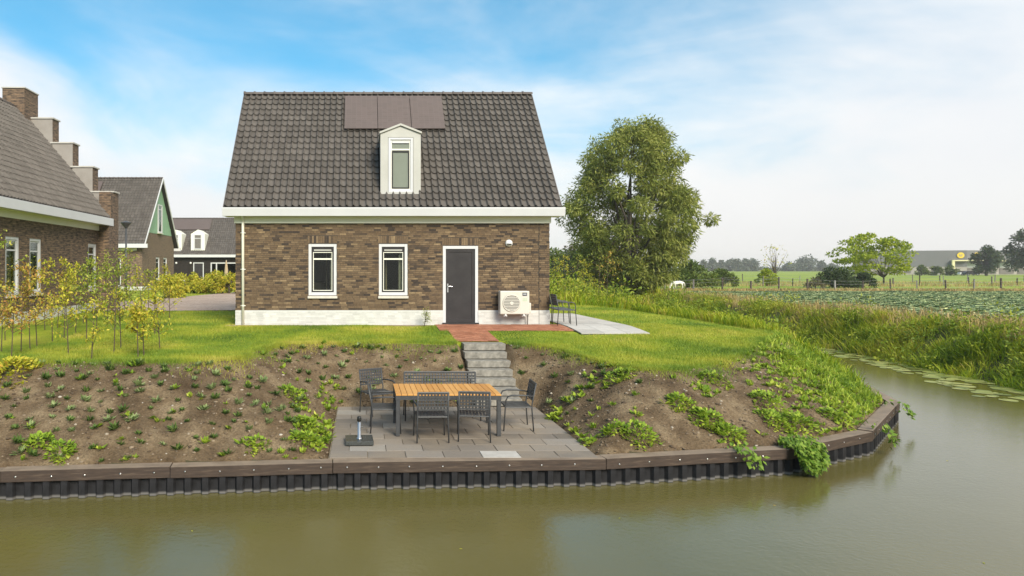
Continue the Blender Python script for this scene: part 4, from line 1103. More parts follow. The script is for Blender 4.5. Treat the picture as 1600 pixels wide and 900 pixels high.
rb = MB(); rb.prism([(p.y, p.z) for p in (te - tn * 0.002, tr, tr - tn * 0.12, te - tn * 0.12)], 'x', TX0 - 0.3, TX1 + 0.3)
rb.prism([(TY + 9.4, 3.2), (TY + 4.5, 7.75), (TY + 4.5, 7.55), (TY + 9.4, 3.0)], 'x', TX0 - 0.3, TX1 + 0.3)
droof = rb.build('roof', M['roof_under'], dh, True)
tile_roof(droof, (TX0 - 0.3, te.y, te.z), (1, 0, 0), tuple(tvd), TX1 - TX0 + 0.6, tsl, 74, 20)
ridge_tiles(droof, (TX0 - 0.3, TY + 4.5, 7.8), (TX1 + 0.3, TY + 4.5, 7.8), 50)
b = MB(); b.box(TX0 - 0.4, TX1 + 0.4, TY - 0.55, TY - 0.38, 2.95, 3.25); b.build('gutter', M['white_paint'], dh, True)
b = MB(); b.box(TX0, TX1, TY - 0.06, TY - 0.021, 2.62, 2.8); b.build('frieze_board', M['dark_wood'], dh, True)
def far_dormer(cx):
    b = MB(); z0, z1 = 3.75, 5.65
    b.prism([(cx - 0.8, z0), (cx + 0.8, z0), (cx + 0.8, z1), (cx, z1 + 0.5), (cx - 0.8, z1)], 'y', TY + 0.1, TY + 2.8)
    d = b.build('dormer', M['cream_paint'], dh, True)
    b = MB(); ring(b, cx - 0.45, cx + 0.45, z0 + 0.12, z1 - 0.05, 0.1, TY + 0.04, TY + 0.098); b.box(cx - 0.35, cx + 0.35, TY + 0.05, TY + 0.098, z1 - 0.55, z1 - 0.48); b.build('frame', M['white_paint'], d)
    b = MB(); b.box(cx - 0.35, cx + 0.35, TY + 0.07, TY + 0.095, z0 + 0.22, z1 - 0.15); b.build('pane', M['ac_dark'], d)
far_dormer(-18.85); far_dormer(-21.5)
b = MB()
def tpt(t, x, l):
    p = te.lerp(tr, t) + tn * l; return (x, p.y, p.z)
b.hexa([tpt(.66, -23, .1), tpt(.66, -18.1, .1), tpt(.95, -18.1, .1), tpt(.95, -23, .1)], [tpt(.66, -23, .16), tpt(.66, -18.1, .16), tpt(.95, -18.1, .16), tpt(.95, -23, .16)])
b.build('solar_panel', M['solar'], dh, True)
for x in (-21.3, -19.65):
    b = MB(); b.lathe([(0.12, 0), (0.12, 0.03), (0.07, 0.08)], 12); o = b.build('wall_lamp', M['white_metal'], smooth=True)
    o.location = (x, TY - 0.022, 2.3); o.rotation_euler = (R(90), 0, 0)
    tag(o, 'small round white wall lamp on the dark timber house, ' + ('outer of the two' if x < -20 else 'beside its front door'), 'wall lamp', 'wall lamps on the dark house')
# heat pump, parasol in front of it
o = empty('heat_pump_unit', (-20.6, 77.3, 0)); tag(o, 'pale outdoor heat pump unit standing by the dark timber house', 'heat pump')
b = MB(); b.box(-0.45, 0.45, -0.2, 0.2, 0.08, 0.85); b.build('casing', M['ac_white'], o, bevel=0.03)
b = MB(); b.prism([(0.26 * math.cos(t * math.pi / 8) - 0.1, 0.26 * math.sin(t * math.pi / 8) + 0.47) for t in range(16)], 'y', -0.215, -0.2015); b.build('fan_opening', M['ac_grille'], o)
b = MB(); b.box(-0.4, -0.3, -0.18, 0.18, 0, 0.079); b.box(0.3, 0.4, -0.18, 0.18, 0, 0.079); b.build('foot', M['ac_dark'], o)
ps = empty('closed_parasol', (-15.0, 75.2, 0)); tag(ps, 'closed beige parasol in front of the glass door of the dark house', 'parasol')
b = MB(); b.tube([(0, 0, 0), (0, 0, 2.6)], 0.03, 8); b.build('pole', M['white_metal'], ps)
b = MB(); b.lathe([(0.20, 0.75), (0.24, 0.9), (0.20, 1.5), (0.10, 2.3), (0.03, 2.58)], 10); b.build('canopy', M['beige_cloth'], ps, smooth=True)
b = MB(); b.lathe([(0.3, 0), (0.3, 0.05), (0.06, 0.09), (0.05, 0.3)], 16); b.build('base', M['granite'], ps)

# street lamp
lp = empty('street_lamp', (-12.15, 35.0, 0)); tag(lp, 'slim black street lamp between the left house and the green gabled house', 'street lamp')
b = MB(); b.tube([(0, 0, 0), (0, 0, 1.0), (0, 0, 3.75)], [0.07, 0.055, 0.045], 10); b.build('pole', M['black_metal'], lp, smooth=True)
b = MB(); b.lathe([(0.05, 3.72), (0.10, 3.78), (0.26, 3.98), (0.27, 4.02), (0.05, 4.09), (0.01, 4.1)], 18); b.build('lamp_head', M['black_metal'], lp)
b = MB(); b.lathe([(0.04, 3.70), (0.08, 3.76), (0.07, 3.77)], 12); b.build('lamp_collar', M['black_metal'], lp)

# ------------------------------------------------------------------ garden furniture
TZ = LOW_Z + 0.004
table = empty('garden_table', (1.53, 12.48, TZ)); tag(table, 'garden table with honey coloured teak slat top and charcoal metal legs', 'table')
TW, TD = 1.86, 1.10
for sx in (-1, 1):
    for sy in (-1, 1):
        x, y = sx * (TW / 2 - 0.04), sy * (TD / 2 - 0.04)
        b = MB(); b.box(x - 0.035, x + 0.035, y - 0.035, y + 0.035, 0, 0.705); b.build('leg', M['black_metal'], table, bevel=0.005)
b = MB(); b.box(-TW / 2, TW / 2, -TD / 2, -TD / 2 + 0.04, 0.64, 0.712); b.box(-TW / 2, TW / 2, TD / 2 - 0.04, TD / 2, 0.64, 0.712); b.box(-TW / 2, -TW / 2 + 0.04, -TD / 2 + 0.042, TD / 2 - 0.042, 0.64, 0.712); b.box(TW / 2 - 0.04, TW / 2, -TD / 2 + 0.042, TD / 2 - 0.042, 0.64, 0.712)
b.build('apron', M['black_metal'], table)
NS = 18; sw = TW / NS
b = MB(); b.box(-sw / 2 + 0.004, sw / 2 - 0.004, -TD / 2 - 0.006, TD / 2 + 0.006, 0.714, 0.738); sm_ = b.mesh('slat', M['teak'], bevel=0.003)
for k in range(NS):
    o = link('slat', sm_, table); o.location = (-TW / 2 + sw * (k + 0.5), 0, random.uniform(-0.001, 0.001))
def grid_back(mb, x0, x1, v0, v1, nx_, nz_, y_of, th=0.006, wv=0.014):
    """perforated metal back: flat strips crossing, leaving square holes"""
    for i in range(nx_ + 1):
        x = x0 + (x1 - x0) * i / nx_
        a, c = v0, v1
        mb.hexa([(x - wv, y_of(a) - th, a), (x + wv, y_of(a) - th, a), (x + wv, y_of(a) + th, a), (x - wv, y_of(a) + th, a)], [(x - wv, y_of(c) - th, c), (x + wv, y_of(c) - th, c), (x + wv, y_of(c) + th, c), (x - wv, y_of(c) + th, c)])
    for j in range(nz_ + 1):
        z = v0 + (v1 - v0) * j / nz_; w2 = wv * 0.9
        mb.hexa([(x0, y_of(z) - th * 1.3, z - w2), (x1, y_of(z) - th * 1.3, z - w2), (x1, y_of(z) + th * 1.3, z - w2), (x0, y_of(z) + th * 1.3, z - w2)], [(x0, y_of(z) - th * 1.3, z + w2), (x1, y_of(z) - th * 1.3, z + w2), (x1, y_of(z) + th * 1.3, z + w2), (x0, y_of(z) + th * 1.3, z + w2)])
def seat_furniture(root, W, nslats, ngrid):
    """metal seat facing +y (local): slatted seat, perforated back, tube legs and bowed arms"""
    hw = W / 2; bk = M['black_metal']; r = 0.0125
    back = lambda z: -0.23 - max(0, z - 0.43) * 0.20
    for s in (-1, 1):
        b = MB(); b.tube([(s * (hw + 0.01), -0.27, 0.0), (s * hw, -0.24, 0.40), (s * hw, back(0.5), 0.5), (s * hw, back(0.86), 0.86)], r, 8); b.build('rear_leg', bk, root, smooth=True)
        b = MB(); b.tube([(s * (hw + 0.012), 0.27, 0.0), (s * (hw + 0.004), 0.24, 0.42), (s * (hw + 0.02), 0.235, 0.55), (s * (hw + 0.025), 0.20, 0.625), (s * (hw + 0.028), 0.12, 0.652), (s * (hw + 0.024), -0.08, 0.65), (s * (hw + 0.004), -0.26, 0.63)], [r, r, r, r * 1.1, r * 1.25, r * 1.25, r], 8); b.build('front_leg_and_arm', bk, root, smooth=True)
    b = MB(); b.tube([(-hw, -0.235, 0.43), (hw, -0.235, 0.43)], 0.011, 6); b.tube([(-hw, 0.235, 0.425), (hw, 0.235, 0.425)], 0.011, 6)
    for s in (-1, 1): b.tube([(s * hw, -0.235, 0.43), (s * hw, 0.235, 0.425)], 0.011, 6)
    b.build('seat_frame', bk, root)
    sw_ = 2 * hw / nslats
    b = MB(); b.hexa([(-sw_ / 2 + 0.006, -0.235, 0.434), (sw_ / 2 - 0.006, -0.235, 0.434), (sw_ / 2 - 0.006, 0.235, 0.43), (-sw_ / 2 + 0.006, 0.235, 0.43)], [(-sw_ / 2 + 0.006, -0.235, 0.446), (sw_ / 2 - 0.006, -0.235, 0.446), (sw_ / 2 - 0.006, 0.235, 0.442), (-sw_ / 2 + 0.006, 0.235, 0.442)])
    me = b.mesh('seat_slat', bk)
    for k in range(nslats):
        o = link('seat_slat', me, root); o.location = (-hw + sw_ * (k + 0.5), 0, 0)
    b = MB(); grid_back(b, -hw + 0.012, hw - 0.012, 0.56, 0.84, ngrid, 5, back)
    b.tube([(-hw, back(0.86), 0.86), (hw, back(0.86), 0.86)], 0.013, 8)
    b.build('backrest', bk, root)
chair0 = empty('garden_chair', (1.2, 11.74, TZ), R(1.5))
seat_furniture(chair0, 0.52, 9, 9)
tag(chair0, 'charcoal metal armchair at the front of the table, nearer the parasol base', 'chair', 'garden chairs round the table')
for x, y, rz, lab in ((1.95, 11.80, -7, 'charcoal metal armchair at the front of the table, nearer the right table leg'),
                      (2.86, 12.58, 88, 'charcoal metal armchair at the right end of the table'),
                      (0.43, 12.40, -90, 'charcoal metal armchair at the left end of the table, front one'),
                      (0.33, 13.85, -152, 'charcoal metal armchair at the rear left table corner beside the bench')):
    c = copy_tree(chair0); c.location = (x, y, TZ); c.rotation_euler = (0, 0, R(rz)); c['label'] = lab
for x, y, lab in ((5.78, 19.35, 'charcoal metal armchair on the pale slabs by the house corner, front one'), (5.82, 20.15, 'charcoal metal armchair on the pale slabs by the house corner, rear one')):
    c = copy_tree(chair0); c.location = (x, y, 0.036); c.rotation_euler = (0, 0, R(-90)); c['label'] = lab; c['group'] = 'chairs on the side terrace'
bench = empty('garden_bench', (1.58, 13.42, TZ), R(180)); tag(bench, 'long charcoal metal bench with perforated back behind the table', 'bench')
seat_furniture(bench, 1.44, 26, 24)
pbase = empty('parasol_base', (-0.04, 11.5, TZ), R(2)); tag(pbase, 'square dark granite parasol base with steel tube on the terrace', 'parasol base')
b = MB(); b.box(-0.235, 0.235, -0.235, 0.235, 0.012, 0.075); b.build('slab', M['granite'], pbase, bevel=0.008)
b = MB()
for sx in (-1, 1):
    for sy in (-1, 1): b.lathe([(0.03, 0), (0.03, 0.011)], 10, (sx * 0.19, sy * 0.19, 0))
b.build('foot', M['black_cap'], pbase)
b = MB(); b.lathe([(0.06, 0.076), (0.06, 0.084), (0.031, 0.09), (0.029, 0.36)], 18); b.build('tube', M['steel'], pbase, smooth=True)
b = MB(); b.lathe([(0.030, 0.362), (0.037, 0.366), (0.037, 0.43), (0.028, 0.446)], 18); b.build('cap', M['black_cap'], pbase, smooth=True)
b = MB(); b.tube([(0.03, 0, 0.27), (0.075, 0, 0.27)], 0.012, 8); b.build('clamp_knob', M['black_cap'], pbase)

# ------------------------------------------------------------------ foliage helpers
def unit(a): return a / np.maximum(np.linalg.norm(a, axis=1, keepdims=True), 1e-9)
def leaf_quads(c, d, n, L, W):
    """diamond leaves from base points c along d, facing n; returns verts, quads"""
    N = len(c); s = unit(np.cross(d, n)); L = np.broadcast_to(L, N)[:, None]; W = np.broadcast_to(W, N)[:, None]
    v = np.stack([c, c + d * L * 0.45 + s * W * 0.5 + n * L * 0.06, c + d * L, c + d * L * 0.45 - s * W * 0.5 + n * L * 0.06], 1).reshape(-1, 3)
    return v, np.arange(4 * N).reshape(N, 4)
def rand_dirs(N, r=None):
    r = r or rng
    return unit(r.normal(size=(N, 3)))
def blades(p, H, W, lean, r=None, seg=1):
    """grass blades: single triangles, or bent three-segment strips"""
    r = r or rng; N = len(p); H = np.broadcast_to(H, N)[:, None]
    a = r.uniform(0, 2 * np.pi, N); s = np.stack([np.cos(a), np.sin(a), np.zeros(N)], 1)
    b = r.uniform(0, 2 * np.pi, N); ld = np.stack([np.cos(b), np.sin(b), np.zeros(N)], 1) * (r.uniform(0.15, 1, N) * lean)[:, None]
    up = np.array([0, 0, 1.0]); W = np.broadcast_to(W, N)[:, None]
    if seg == 1:
        v = np.stack([p - s * W / 2, p + s * W / 2, p + (up * 1.0 + ld) * H], 1).reshape(-1, 3)
        return v, np.arange(3 * N).reshape(N, 3)
    m1 = p + (up * 0.5 + ld * 0.18) * H; m2 = p + (up * 0.85 + ld * 0.55) * H; tp = p + (up * 0.88 + ld * 1.1) * H
    v = np.stack([p - s * W / 2, p + s * W / 2, m1 - s * W / 2, m1 + s * W / 2, m2 - s * W * 0.36, m2 + s * W * 0.36, tp - s * W * 0.04, tp + s * W * 0.04], 1).reshape(-1, 3)
    k = np.arange(N)[:, None] * 8
    f = np.concatenate([k + np.array([0, 1, 3, 2]), k + np.array([2, 3, 5, 4]), k + np.array([4, 5, 7, 6])], 0)
    return v, f
def scatter_box(n, x0, x1, y0, y1): return np.stack([rng.uniform(x0, x1, n), rng.uniform(y0, y1, n)], 1)
def on_ground(P, lift=0.0): return np.column_stack([P, height(P[:, 0], P[:, 1]) + lift])
def clump_crown(centers, radii, n_per, L, W, droop=0.3, r=None):
    r = r or rng; vs = []; fs = []; base = 0
    for c, rad, n in zip(centers, radii, n_per):
        d = rand_dirs(n, r); rr = r.uniform(0.25, 1, n) ** 0.6
        p = np.array(c) + d * (rr * 1.0)[:, None] * np.array(rad)
        dirn = unit(d + r.normal(size=(n, 3)) * 0.7 + np.array([0, 0, -droop])); nm = unit(d * 0.6 + r.normal(size=(n, 3)) * 0.6 + np.array([0, 0, 0.6]))
        v, f = leaf_quads(p, dirn, nm, L * r.uniform(0.6, 1.3, n), W * r.uniform(0.7, 1.2, n))
        vs.append(v); fs.append(f + base); base += len(v)
    return np.concatenate(vs), np.concatenate(fs)
def tree(name, base, trunk_h, trunk_r, centers, radii, n_per, L, W, mat, label, cat='tree', droop=0.3, group=None, limbs=True, lean=(0, 0)):
    o = empty(name, base); tag(o, label, cat, group)
    b = MB(); top = Vector((lean[0], lean[1], trunk_h))
    b.tube([(0, 0, -0.1), (lean[0] * 0.3, lean[1] * 0.3, trunk_h * 0.5), top], [trunk_r * 1.3, trunk_r, trunk_r * 0.8], 9)
    tr_ = b.build('trunk', M['bark'], o, smooth=True)
    if limbs:
        b = MB()
        for c in centers[::max(1, len(centers) // 26)]:
            c = Vector(c); m = top.lerp(c, 0.5) + Vector((random.uniform(-.1, .1), random.uniform(-.1, .1), 0.12)) * c.length * 0.4
            b.tube([top - Vector((0, 0, trunk_h * 0.25)), m, c], [trunk_r * 0.42, trunk_r * 0.24, trunk_r * 0.07], 5, cap=False)
        b.build('limb', M['bark'], tr_, smooth=True)
    v, f = clump_crown(centers, radii, n_per, L, W, droop)
    link('crown', np_mesh('crown', v, f, mat), o)
    return o

# ------------------------------------------------------------------ lawn grass, soil clods, weeds
NO_GRASS = [(PATH1[0], PATH1[1], PATH1[2], PATH1[3]), (PATH2[0], PATH2[1], PATH2[2], PATH2[3]), (HX0 - 0.02, HX1, FY - 0.33, 26.2), (5.46, 7.54, 17.76, 24.0), (2.4, 3.5, 15, 16.7), (-17.2, NX + 0.03, NY0 - 0.3, NY1 + 0.6)]
def grass_points(n, x0, x1, y0, y1):
    P = scatter_box(n, x0, x1, y0, y1)
    ok = in_poly(P, LAWNP)
    for a, b_, c, d in NO_GRASS: ok &= ~((P[:, 0] > a) & (P[:, 0] < b_) & (P[:, 1] > c) & (P[:, 1] < d))
    ok &= ~in_poly(P, road_near + road_far)
    return P[ok]
vs, fs, base = [], [], 0
for (n, x0, x1, y0, y1, H) in ((210000, -7.5, 13, 12.8, 19.8, 0.05), (70000, -12, 13.2, 19.6, 30, 0.06), (16000, -20, 13, 30, 62, 0.10)):
    p = on_ground(grass_points(n, x0, x1, y0, y1), -0.005)
    hh = H * (0.6 + 0.9 * vnoise(p[:, 0], p[:, 1], 0.8, 9)) * rng.uniform(0.6, 1.3, len(p))
    v, f = blades(p, hh, 0.008 + 0.12 * H * H / 0.05, 0.8)
    vs.append(v); fs.append(f + base); base += len(v)
# ragged tufts along the lip
t = rng.uniform(0, 1, 36000); L_ = np.array(LIP[1:20], float); seg = np.linalg.norm(np.diff(L_, axis=0), axis=1); cum = np.concatenate([[0], np.cumsum(seg)]) / seg.sum()
px_ = np.interp(t, cum, L_[:, 0]); py_ = np.interp(t, cum, L_[:, 1])
P = np.stack([px_, py_], 1) + rng.normal(size=(len(t), 2)) * (0.07 + 0.30 * vnoise(px_, py_, 1.3, 12) ** 2.5)[:, None]
P = P[~((P[:, 0] > 2.3) & (P[:, 0] < 3.55) & (P[:, 1] > 15))]
p = on_ground(P, -0.01); v, f = blades(p, 0.075 * rng.uniform(0.5, 1.5, len(p)), 0.011, 1.0)
vs.append(v); fs.append(f + base); base += len(v)
tag(link('grass', np_mesh('grass', np.concatenate(vs), np.concatenate(fs), M['grass'])), 'short bright green grass blades of the lawn', 'grass', kind='stuff')
# soil clods and stones
def soil_points(n, x0=-7, x1=13.5, y0=9.9, y1=19):
    P = scatter_box(n, x0, x1, y0, y1)
    ok = in_poly(P, LAND) & ~in_poly(P, LAWNP) & (seg_dist(P, QUAY) > 0.26)
    ok &= ~((P[:, 0] > TERR[0] - 0.02) & (P[:, 0] < TERR[1] + 0.02) & (P[:, 1] < TERR[3] + 0.02)) & ~((P[:, 0] > 2.36) & (P[:, 0] < 3.52) & (P[:, 1] > 14.3))
    return P[ok]
ico = bmesh.new(); bmesh.ops.create_icosphere(ico, subdivisions=1, radius=1.0)
iv = np.array([v.co[:] for v in ico.verts]); ifc = np.array([[v.index for v in f.verts] for f in ico.faces]); ico.free()
P = soil_points(44000); p = on_ground(P); N = len(p)
sc = 0.006 + 0.034 * rng.uniform(0, 1, N) ** 5
vv = (iv[None] * (1 + 0.35 * rng.normal(size=(N, len(iv), 1)) * 0.6) * (sc[:, None] * np.stack([np.ones(N), rng.uniform(0.6, 1.2, N), rng.uniform(0.4, 0.8, N)], 1))[:, None, :]) + p[:, None, :]
tag(link('soil_clods', np_mesh('soil_clods', vv.reshape(-1, 3), (ifc[None] + (np.arange(N) * len(iv))[:, None, None]).reshape(-1, 3), M['clod'])), 'loose clods and pebbles on the soil bank', 'clods', kind='stuff')
# low weeds: dense where the bank turns the corner, thin elsewhere
def rosette_geo(n, L, W, up, r):
    a = r.uniform(0, 2 * np.pi, n); el = r.uniform(up * 0.4, up * 1.3, n)
    d = np.stack([np.cos(a) * np.cos(el), np.sin(a) * np.cos(el), np.sin(el)], 1); nm = unit(np.array([0, 0, 1.0]) - d * d[:, 2:3] + r.normal(size=(n, 3)) * 0.15)
    return leaf_quads(r.normal(size=(n, 3)) * 0.012 * [1, 1, 0.2] + d * 0.01, d, nm, L * r.uniform(0.6, 1.2, n), W * r.uniform(0.7, 1.2, n))
def joined(points, protos, scales, rot=None):
    vs, fs, base = [], [], 0
    k = rng.integers(0, len(protos), len(points)); a = rng.uniform(0, 2 * np.pi, len(points))
    for q in range(len(protos)):
        i = np.where(k == q)[0]
        if not len(i): continue
        v, f = protos[q]; c, s = np.cos(a[i])[:, None], np.sin(a[i])[:, None]
        x = (v[None, :, 0] * c - v[None, :, 1] * s); y = (v[None, :, 0] * s + v[None, :, 1] * c); z = np.repeat(v[None, :, 2], len(i), 0)
        vv = np.stack([x, y, z], -1) * np.asarray(scales)[i][:, None, None] + points[i][:, None, :]
        fs.append((f[None] + (np.arange(len(i)) * len(v))[:, None, None]).reshape(-1, f.shape[1]) + base); vs.append(vv.reshape(-1, 3)); base += vv.shape[0] * vv.shape[1]
    return np.concatenate(vs), np.concatenate(fs)
wprot = [rosette_geo(9, 0.10, 0.05, 0.7, rng) for _ in range(4)] + [rosette_geo(14, 0.09, 0.035, 1.0, rng) for _ in range(3)]
P = soil_points(60000, -7, 14, 9.9, 24)
dens = 0.016 + 0.9 * ss((P[:, 0] - 7.6 + 0.9 * (P[:, 1] - 14.0) * -0.2) / 2.2) * (0.35 + 0.65 * ss((vnoise(P[:, 0], P[:, 1], 0.9, 21) - 0.25) / 0.3))
patch = ss((vnoise(P[:, 0], P[:, 1], 1.1, 33) - 0.58) / 0.2)
dens += 0.30 * patch * (P[:, 0] > 3.6) + 0.55 * ss((P[:, 0] + 1.35) / 0.5) * ss((-0.35 - P[:, 0]) / 0.15) * (P[:, 1] < 15.2) * ss((vnoise(P[:, 0], P[:, 1], 1.6, 40) - 0.3) / 0.3)
dens += 0.25 * ss((4.6 - P[:, 0]) / 0.5) * (P[:, 0] > 3.7) * patch
dens += 0.02 * patch
P = P[rng.uniform(0, 1, len(P)) < dens * 0.55]
p = on_ground(P, 0.0)
v, f = joined(p, wprot, rng.uniform(0.5, 1.5, len(p)))
tag(link('weeds', np_mesh('weeds', v, f, M['weed'])), 'patchy low green weeds creeping over the soil bank', 'weeds', kind='stuff')
P = soil_points(40000, 7.5, 14, 11, 26); P = P[rng.uniform(0, 1, len(P)) < 0.55 * ss((P[:, 0] - 8.6) / 2.4)]
v, f = blades(on_ground(P), 0.2 * rng.uniform(0.4, 1.3, len(P)), 0.014, 0.9, seg=3)
tag(link('rough_grass', np_mesh('rough_grass', v, f, M['weed'])), 'rough tall grass at the corner of the bank', 'grass', kind='stuff')

# ------------------------------------------------------------------ bedding plants on the soil bank (individuals)
protos = []
for k in range(4):
    v, f = rosette_geo(28, 0.088, 0.034, 0.85, rng); protos.append(np_mesh('bedding_plant', v, f, M['bedding']))
for k in range(3):
    v, f = rosette_geo(26, 0.088, 0.032, 0.8, rng); protos.append(np_mesh('bedding_plant', v, f, M['bedding_pale']))
spots = []
def try_spots(x0, x1, y0, y1, step, jit):
    y = y0; r = 0
    while y < y1:
        x = x0 + (r % 2) * step / 2
        while x < x1:
            spots.append((x + random.uniform(-jit, jit), y + random.uniform(-jit, jit))); x += step
        y += step * 0.86; r += 1
try_spots(-6.6, -1.0, 10.35, 12.95, 0.33, 0.09)
n_left = len(spots)
try_spots(-1.9, 2.25, 14.6, 16.2, 0.33, 0.09)
n_mid = len(spots)
try_spots(3.6, 5.3, 13.0, 16.0, 0.42, 0.12)
S = np.array(spots); ok = in_poly(S, LAND) & ~in_poly(S, LAWNP) & (seg_dist(S, QUAY) > 0.3) & ~((S[:, 0] > TERR[0] - 0.1) & (S[:, 0] < TERR[1] + 0.05) & (S[:, 1] < TERR[3] + 0.05)) & (seg_dist(S, LIP) > 0.06)
SZ = height(S[:, 0], S[:, 1])
for k, (x, y) in enumerate(spots):
    if not ok[k] or random.random() < 0.1: continue
    q_ = random.randrange(len(protos)); o = link('bedding_plant', protos[q_]); tone = 'dark green' if q_ < 4 else 'pale green'; s = random.uniform(0.7, 1.6)
    o.location = (x, y, SZ[k] - 0.005); o.scale = (s, s, s * random.uniform(0.8, 1.2)); o.rotation_euler = (R(random.uniform(8, 20)), 0, random.uniform(0, 6.28))
    if k < n_left: tag(o, '%s %s bedding plant in the wide soil bank below the saplings' % ('small' if s < 1.1 else 'larger', tone), 'plant', 'bedding plants on the bank below the saplings')
    elif k < n_mid: tag(o, '%s %s bedding plant on the soil slope behind the bench' % ('small' if s < 1.1 else 'larger', tone), 'plant', 'bedding plants behind the bench')
    else: tag(o, '%s %s bedding plant on the slope to the right of the steps' % ('small' if s < 1.1 else 'larger', tone), 'plant', 'bedding plants right of the steps')
# larger leafy weed clumps, each its own thing
def weed_clump(x, y, s, n, label, L=0.085, W=0.05, mat='weed', spread=1.0, stretch=1.0):
    z = float(height([x], [y])[0]); r = rng; n = int(n * 3.2)
    a = r.uniform(0, 2 * np.pi, n); rad = r.uniform(0, 1, n) ** 0.6 * s * spread * (1 + 0.2 * np.sin(3 * a + x * 7) + 0.1 * np.sin(5 * a + y * 11))
    hx = np.cos(a) * rad * stretch; hy = np.sin(a) * rad
    gz = height(x + hx, y + hy) - z
    hz = gz + np.clip(1 - (rad / (s * spread + 1e-6)) ** 2, 0, 1) * s * 0.5 * r.uniform(0.4, 1, n)
    d = unit(np.stack([np.cos(a), np.sin(a), r.uniform(-0.2, 0.9, n)], 1) + r.normal(size=(n, 3)) * 0.4)
    nm = unit(np.array([0, 0, 1.0]) + d * 0.3 + r.normal(size=(n, 3)) * 0.3)
    v, f = leaf_quads(np.stack([hx, hy, hz], 1), d, nm, L * r.uniform(0.5, 1.2, n), W * r.uniform(0.6, 1.2, n))
    o = link('weed_clump', np_mesh('weed_clump', v, f, M[mat])); o.location = (x, y, z)
    tag(o, label, 'weed', 'leafy weed clumps on the bank'); return o
def bankpt(px, py):
    """where the sight line through a survey point meets the bank"""
    for D in np.arange(9.8, 26, 0.04):
        x = (px - 565) * D / FPX; z = CAM_Z - (py - 420) * D / FPX
        if z < float(height([x], [D])[0]): return x, D
    return x, D
for px, py, s, n, lab in ((968, 592, 0.30, 90, 'tall pale leafy weed near the lawn lip right of the terrace'), (1063, 630, 0.22, 110, 'bright green big leaved weed alone in the middle of the bare bank'),
                          (1108, 660, 0.30, 140, 'bright green weed clump halfway down the bank above the beam'), (1140, 680, 0.26, 110, 'feathery weed clump just above the timber beam'),
                          (1000, 684, 0.30, 110, 'light green weed clump low on the bank near the terrace corner'), (960, 672, 0.2, 60, 'small weed clump between terrace edge and bank foot'),
                          (1200, 632, 0.32, 120, 'trailing weed patch on the upper right bank'), (1250, 668, 0.35, 150, 'broad leaved weed above the hanging creeper'),
                          (1210, 660, 0.28, 110, 'yellow green weed left of the hanging creeper'), (1305, 655, 0.28, 110, 'pale broad leaved weed near the quay corner'),
                          (1115, 596, 0.28, 80, 'spreading weed on the bank just under the lawn edge'), (1235, 560, 0.32, 100, 'trailing grassy weed at the top of the bank corner'),
                          (60, 697, 0.22, 90, 'pale green weed clump low on the bank at the far left'), (95, 708, 0.2, 70, 'second pale weed clump low on the left bank by the beam'),
                          (860, 662, 0.2, 60, 'small weed tuft on the slope beside the terrace edge'), (915, 695, 0.16, 40, 'small yellow green weed near the terrace corner by the beam'),
                          (485, 668, 0.3, 130, 'green weed strip left of the terrace, lower part'), (480, 690, 0.26, 110, 'green weed strip left of the terrace near the beam'), (460, 620, 0.28, 100, 'green weed strip left of the terrace, upper part'),
                          (400, 697, 0.18, 40, 'light green weed just above the beam left of the terrace')):
    x, y = bankpt(px, py)
    weed_clump(x, y, s, n, lab, mat='weed')
x, y = bankpt(15, 582); weed_clump(x, y, 0.42, 190, 'yellow orange leaved low shrub at the lawn lip on the left edge', 0.11, 0.06, 'leaf_yellow', 1.2)
# creeper hanging over the beam
def creeper(cx, cy, w, drop, n, label, L=0.14, ang=28):
    r = rng; z0 = LOW_Z
    u = r.uniform(-1, 1, n); t = r.uniform(-0.25, 1, n) * (1 - 0.35 * np.abs(u)); out = 0.05 + 0.16 * np.sin(np.clip(t, 0, 1) * 2.2) + r.uniform(0, 0.07, n)
    tang = np.array([math.cos(R(ang)), math.sin(R(ang))]); nor = np.array([tang[1], -tang[0]])
    c = np.stack([u * w * tang[0] + (out * np.where(t > 0, 1, 0) + np.where(t < 0, t * 1.2, 0)) * nor[0], u * w * tang[1] + (out * np.where(t > 0, 1, 0) + np.where(t < 0, t * 1.2, 0)) * nor[1], 0.10 - np.clip(t, 0, 1) * drop + r.normal(size=n) * 0.03], 1)
    d = unit(np.stack([nor[0] * 0.5 + r.normal(size=n) * 0.5, nor[1] * 0.5 + r.normal(size=n) * 0.5, -0.7 + r.normal(size=n) * 0.4], 1)); nm = unit(np.stack([nor[0] + r.normal(size=n) * .4, nor[1] + r.normal(size=n) * .4, 0.5 + r.normal(size=n) * .3], 1))
    v, f = leaf_quads(c, d, nm, L * r.uniform(0.6, 1.2, n), L * 0.6 * r.uniform(0.7, 1.2, n))
    o = link('hanging_creeper', np_mesh('hanging_creeper', v, f, M['creeper'])); o.location = (cx, cy, z0); tag(o, label, 'creeper', 'creepers over the quay')
creeper(7.25, 11.22, 0.34, 0.46, 1000, 'dense green creeper hanging over the timber beam to the water', 0.095)
creeper(6.15, 10.93, 0.16, 0.30, 60, 'thin green creeper strands over the beam left of the dense one', 0.10, 10)
creeper(9.45, 12.45, 0.14, 0.36, 60, 'thin creeper trailing down the piles at the quay corner', 0.10, 44)
creeper(11.35, 14.44, 0.14, 0.3, 70, 'creeper trailing at the last visible end of the quay', 0.10, 46)

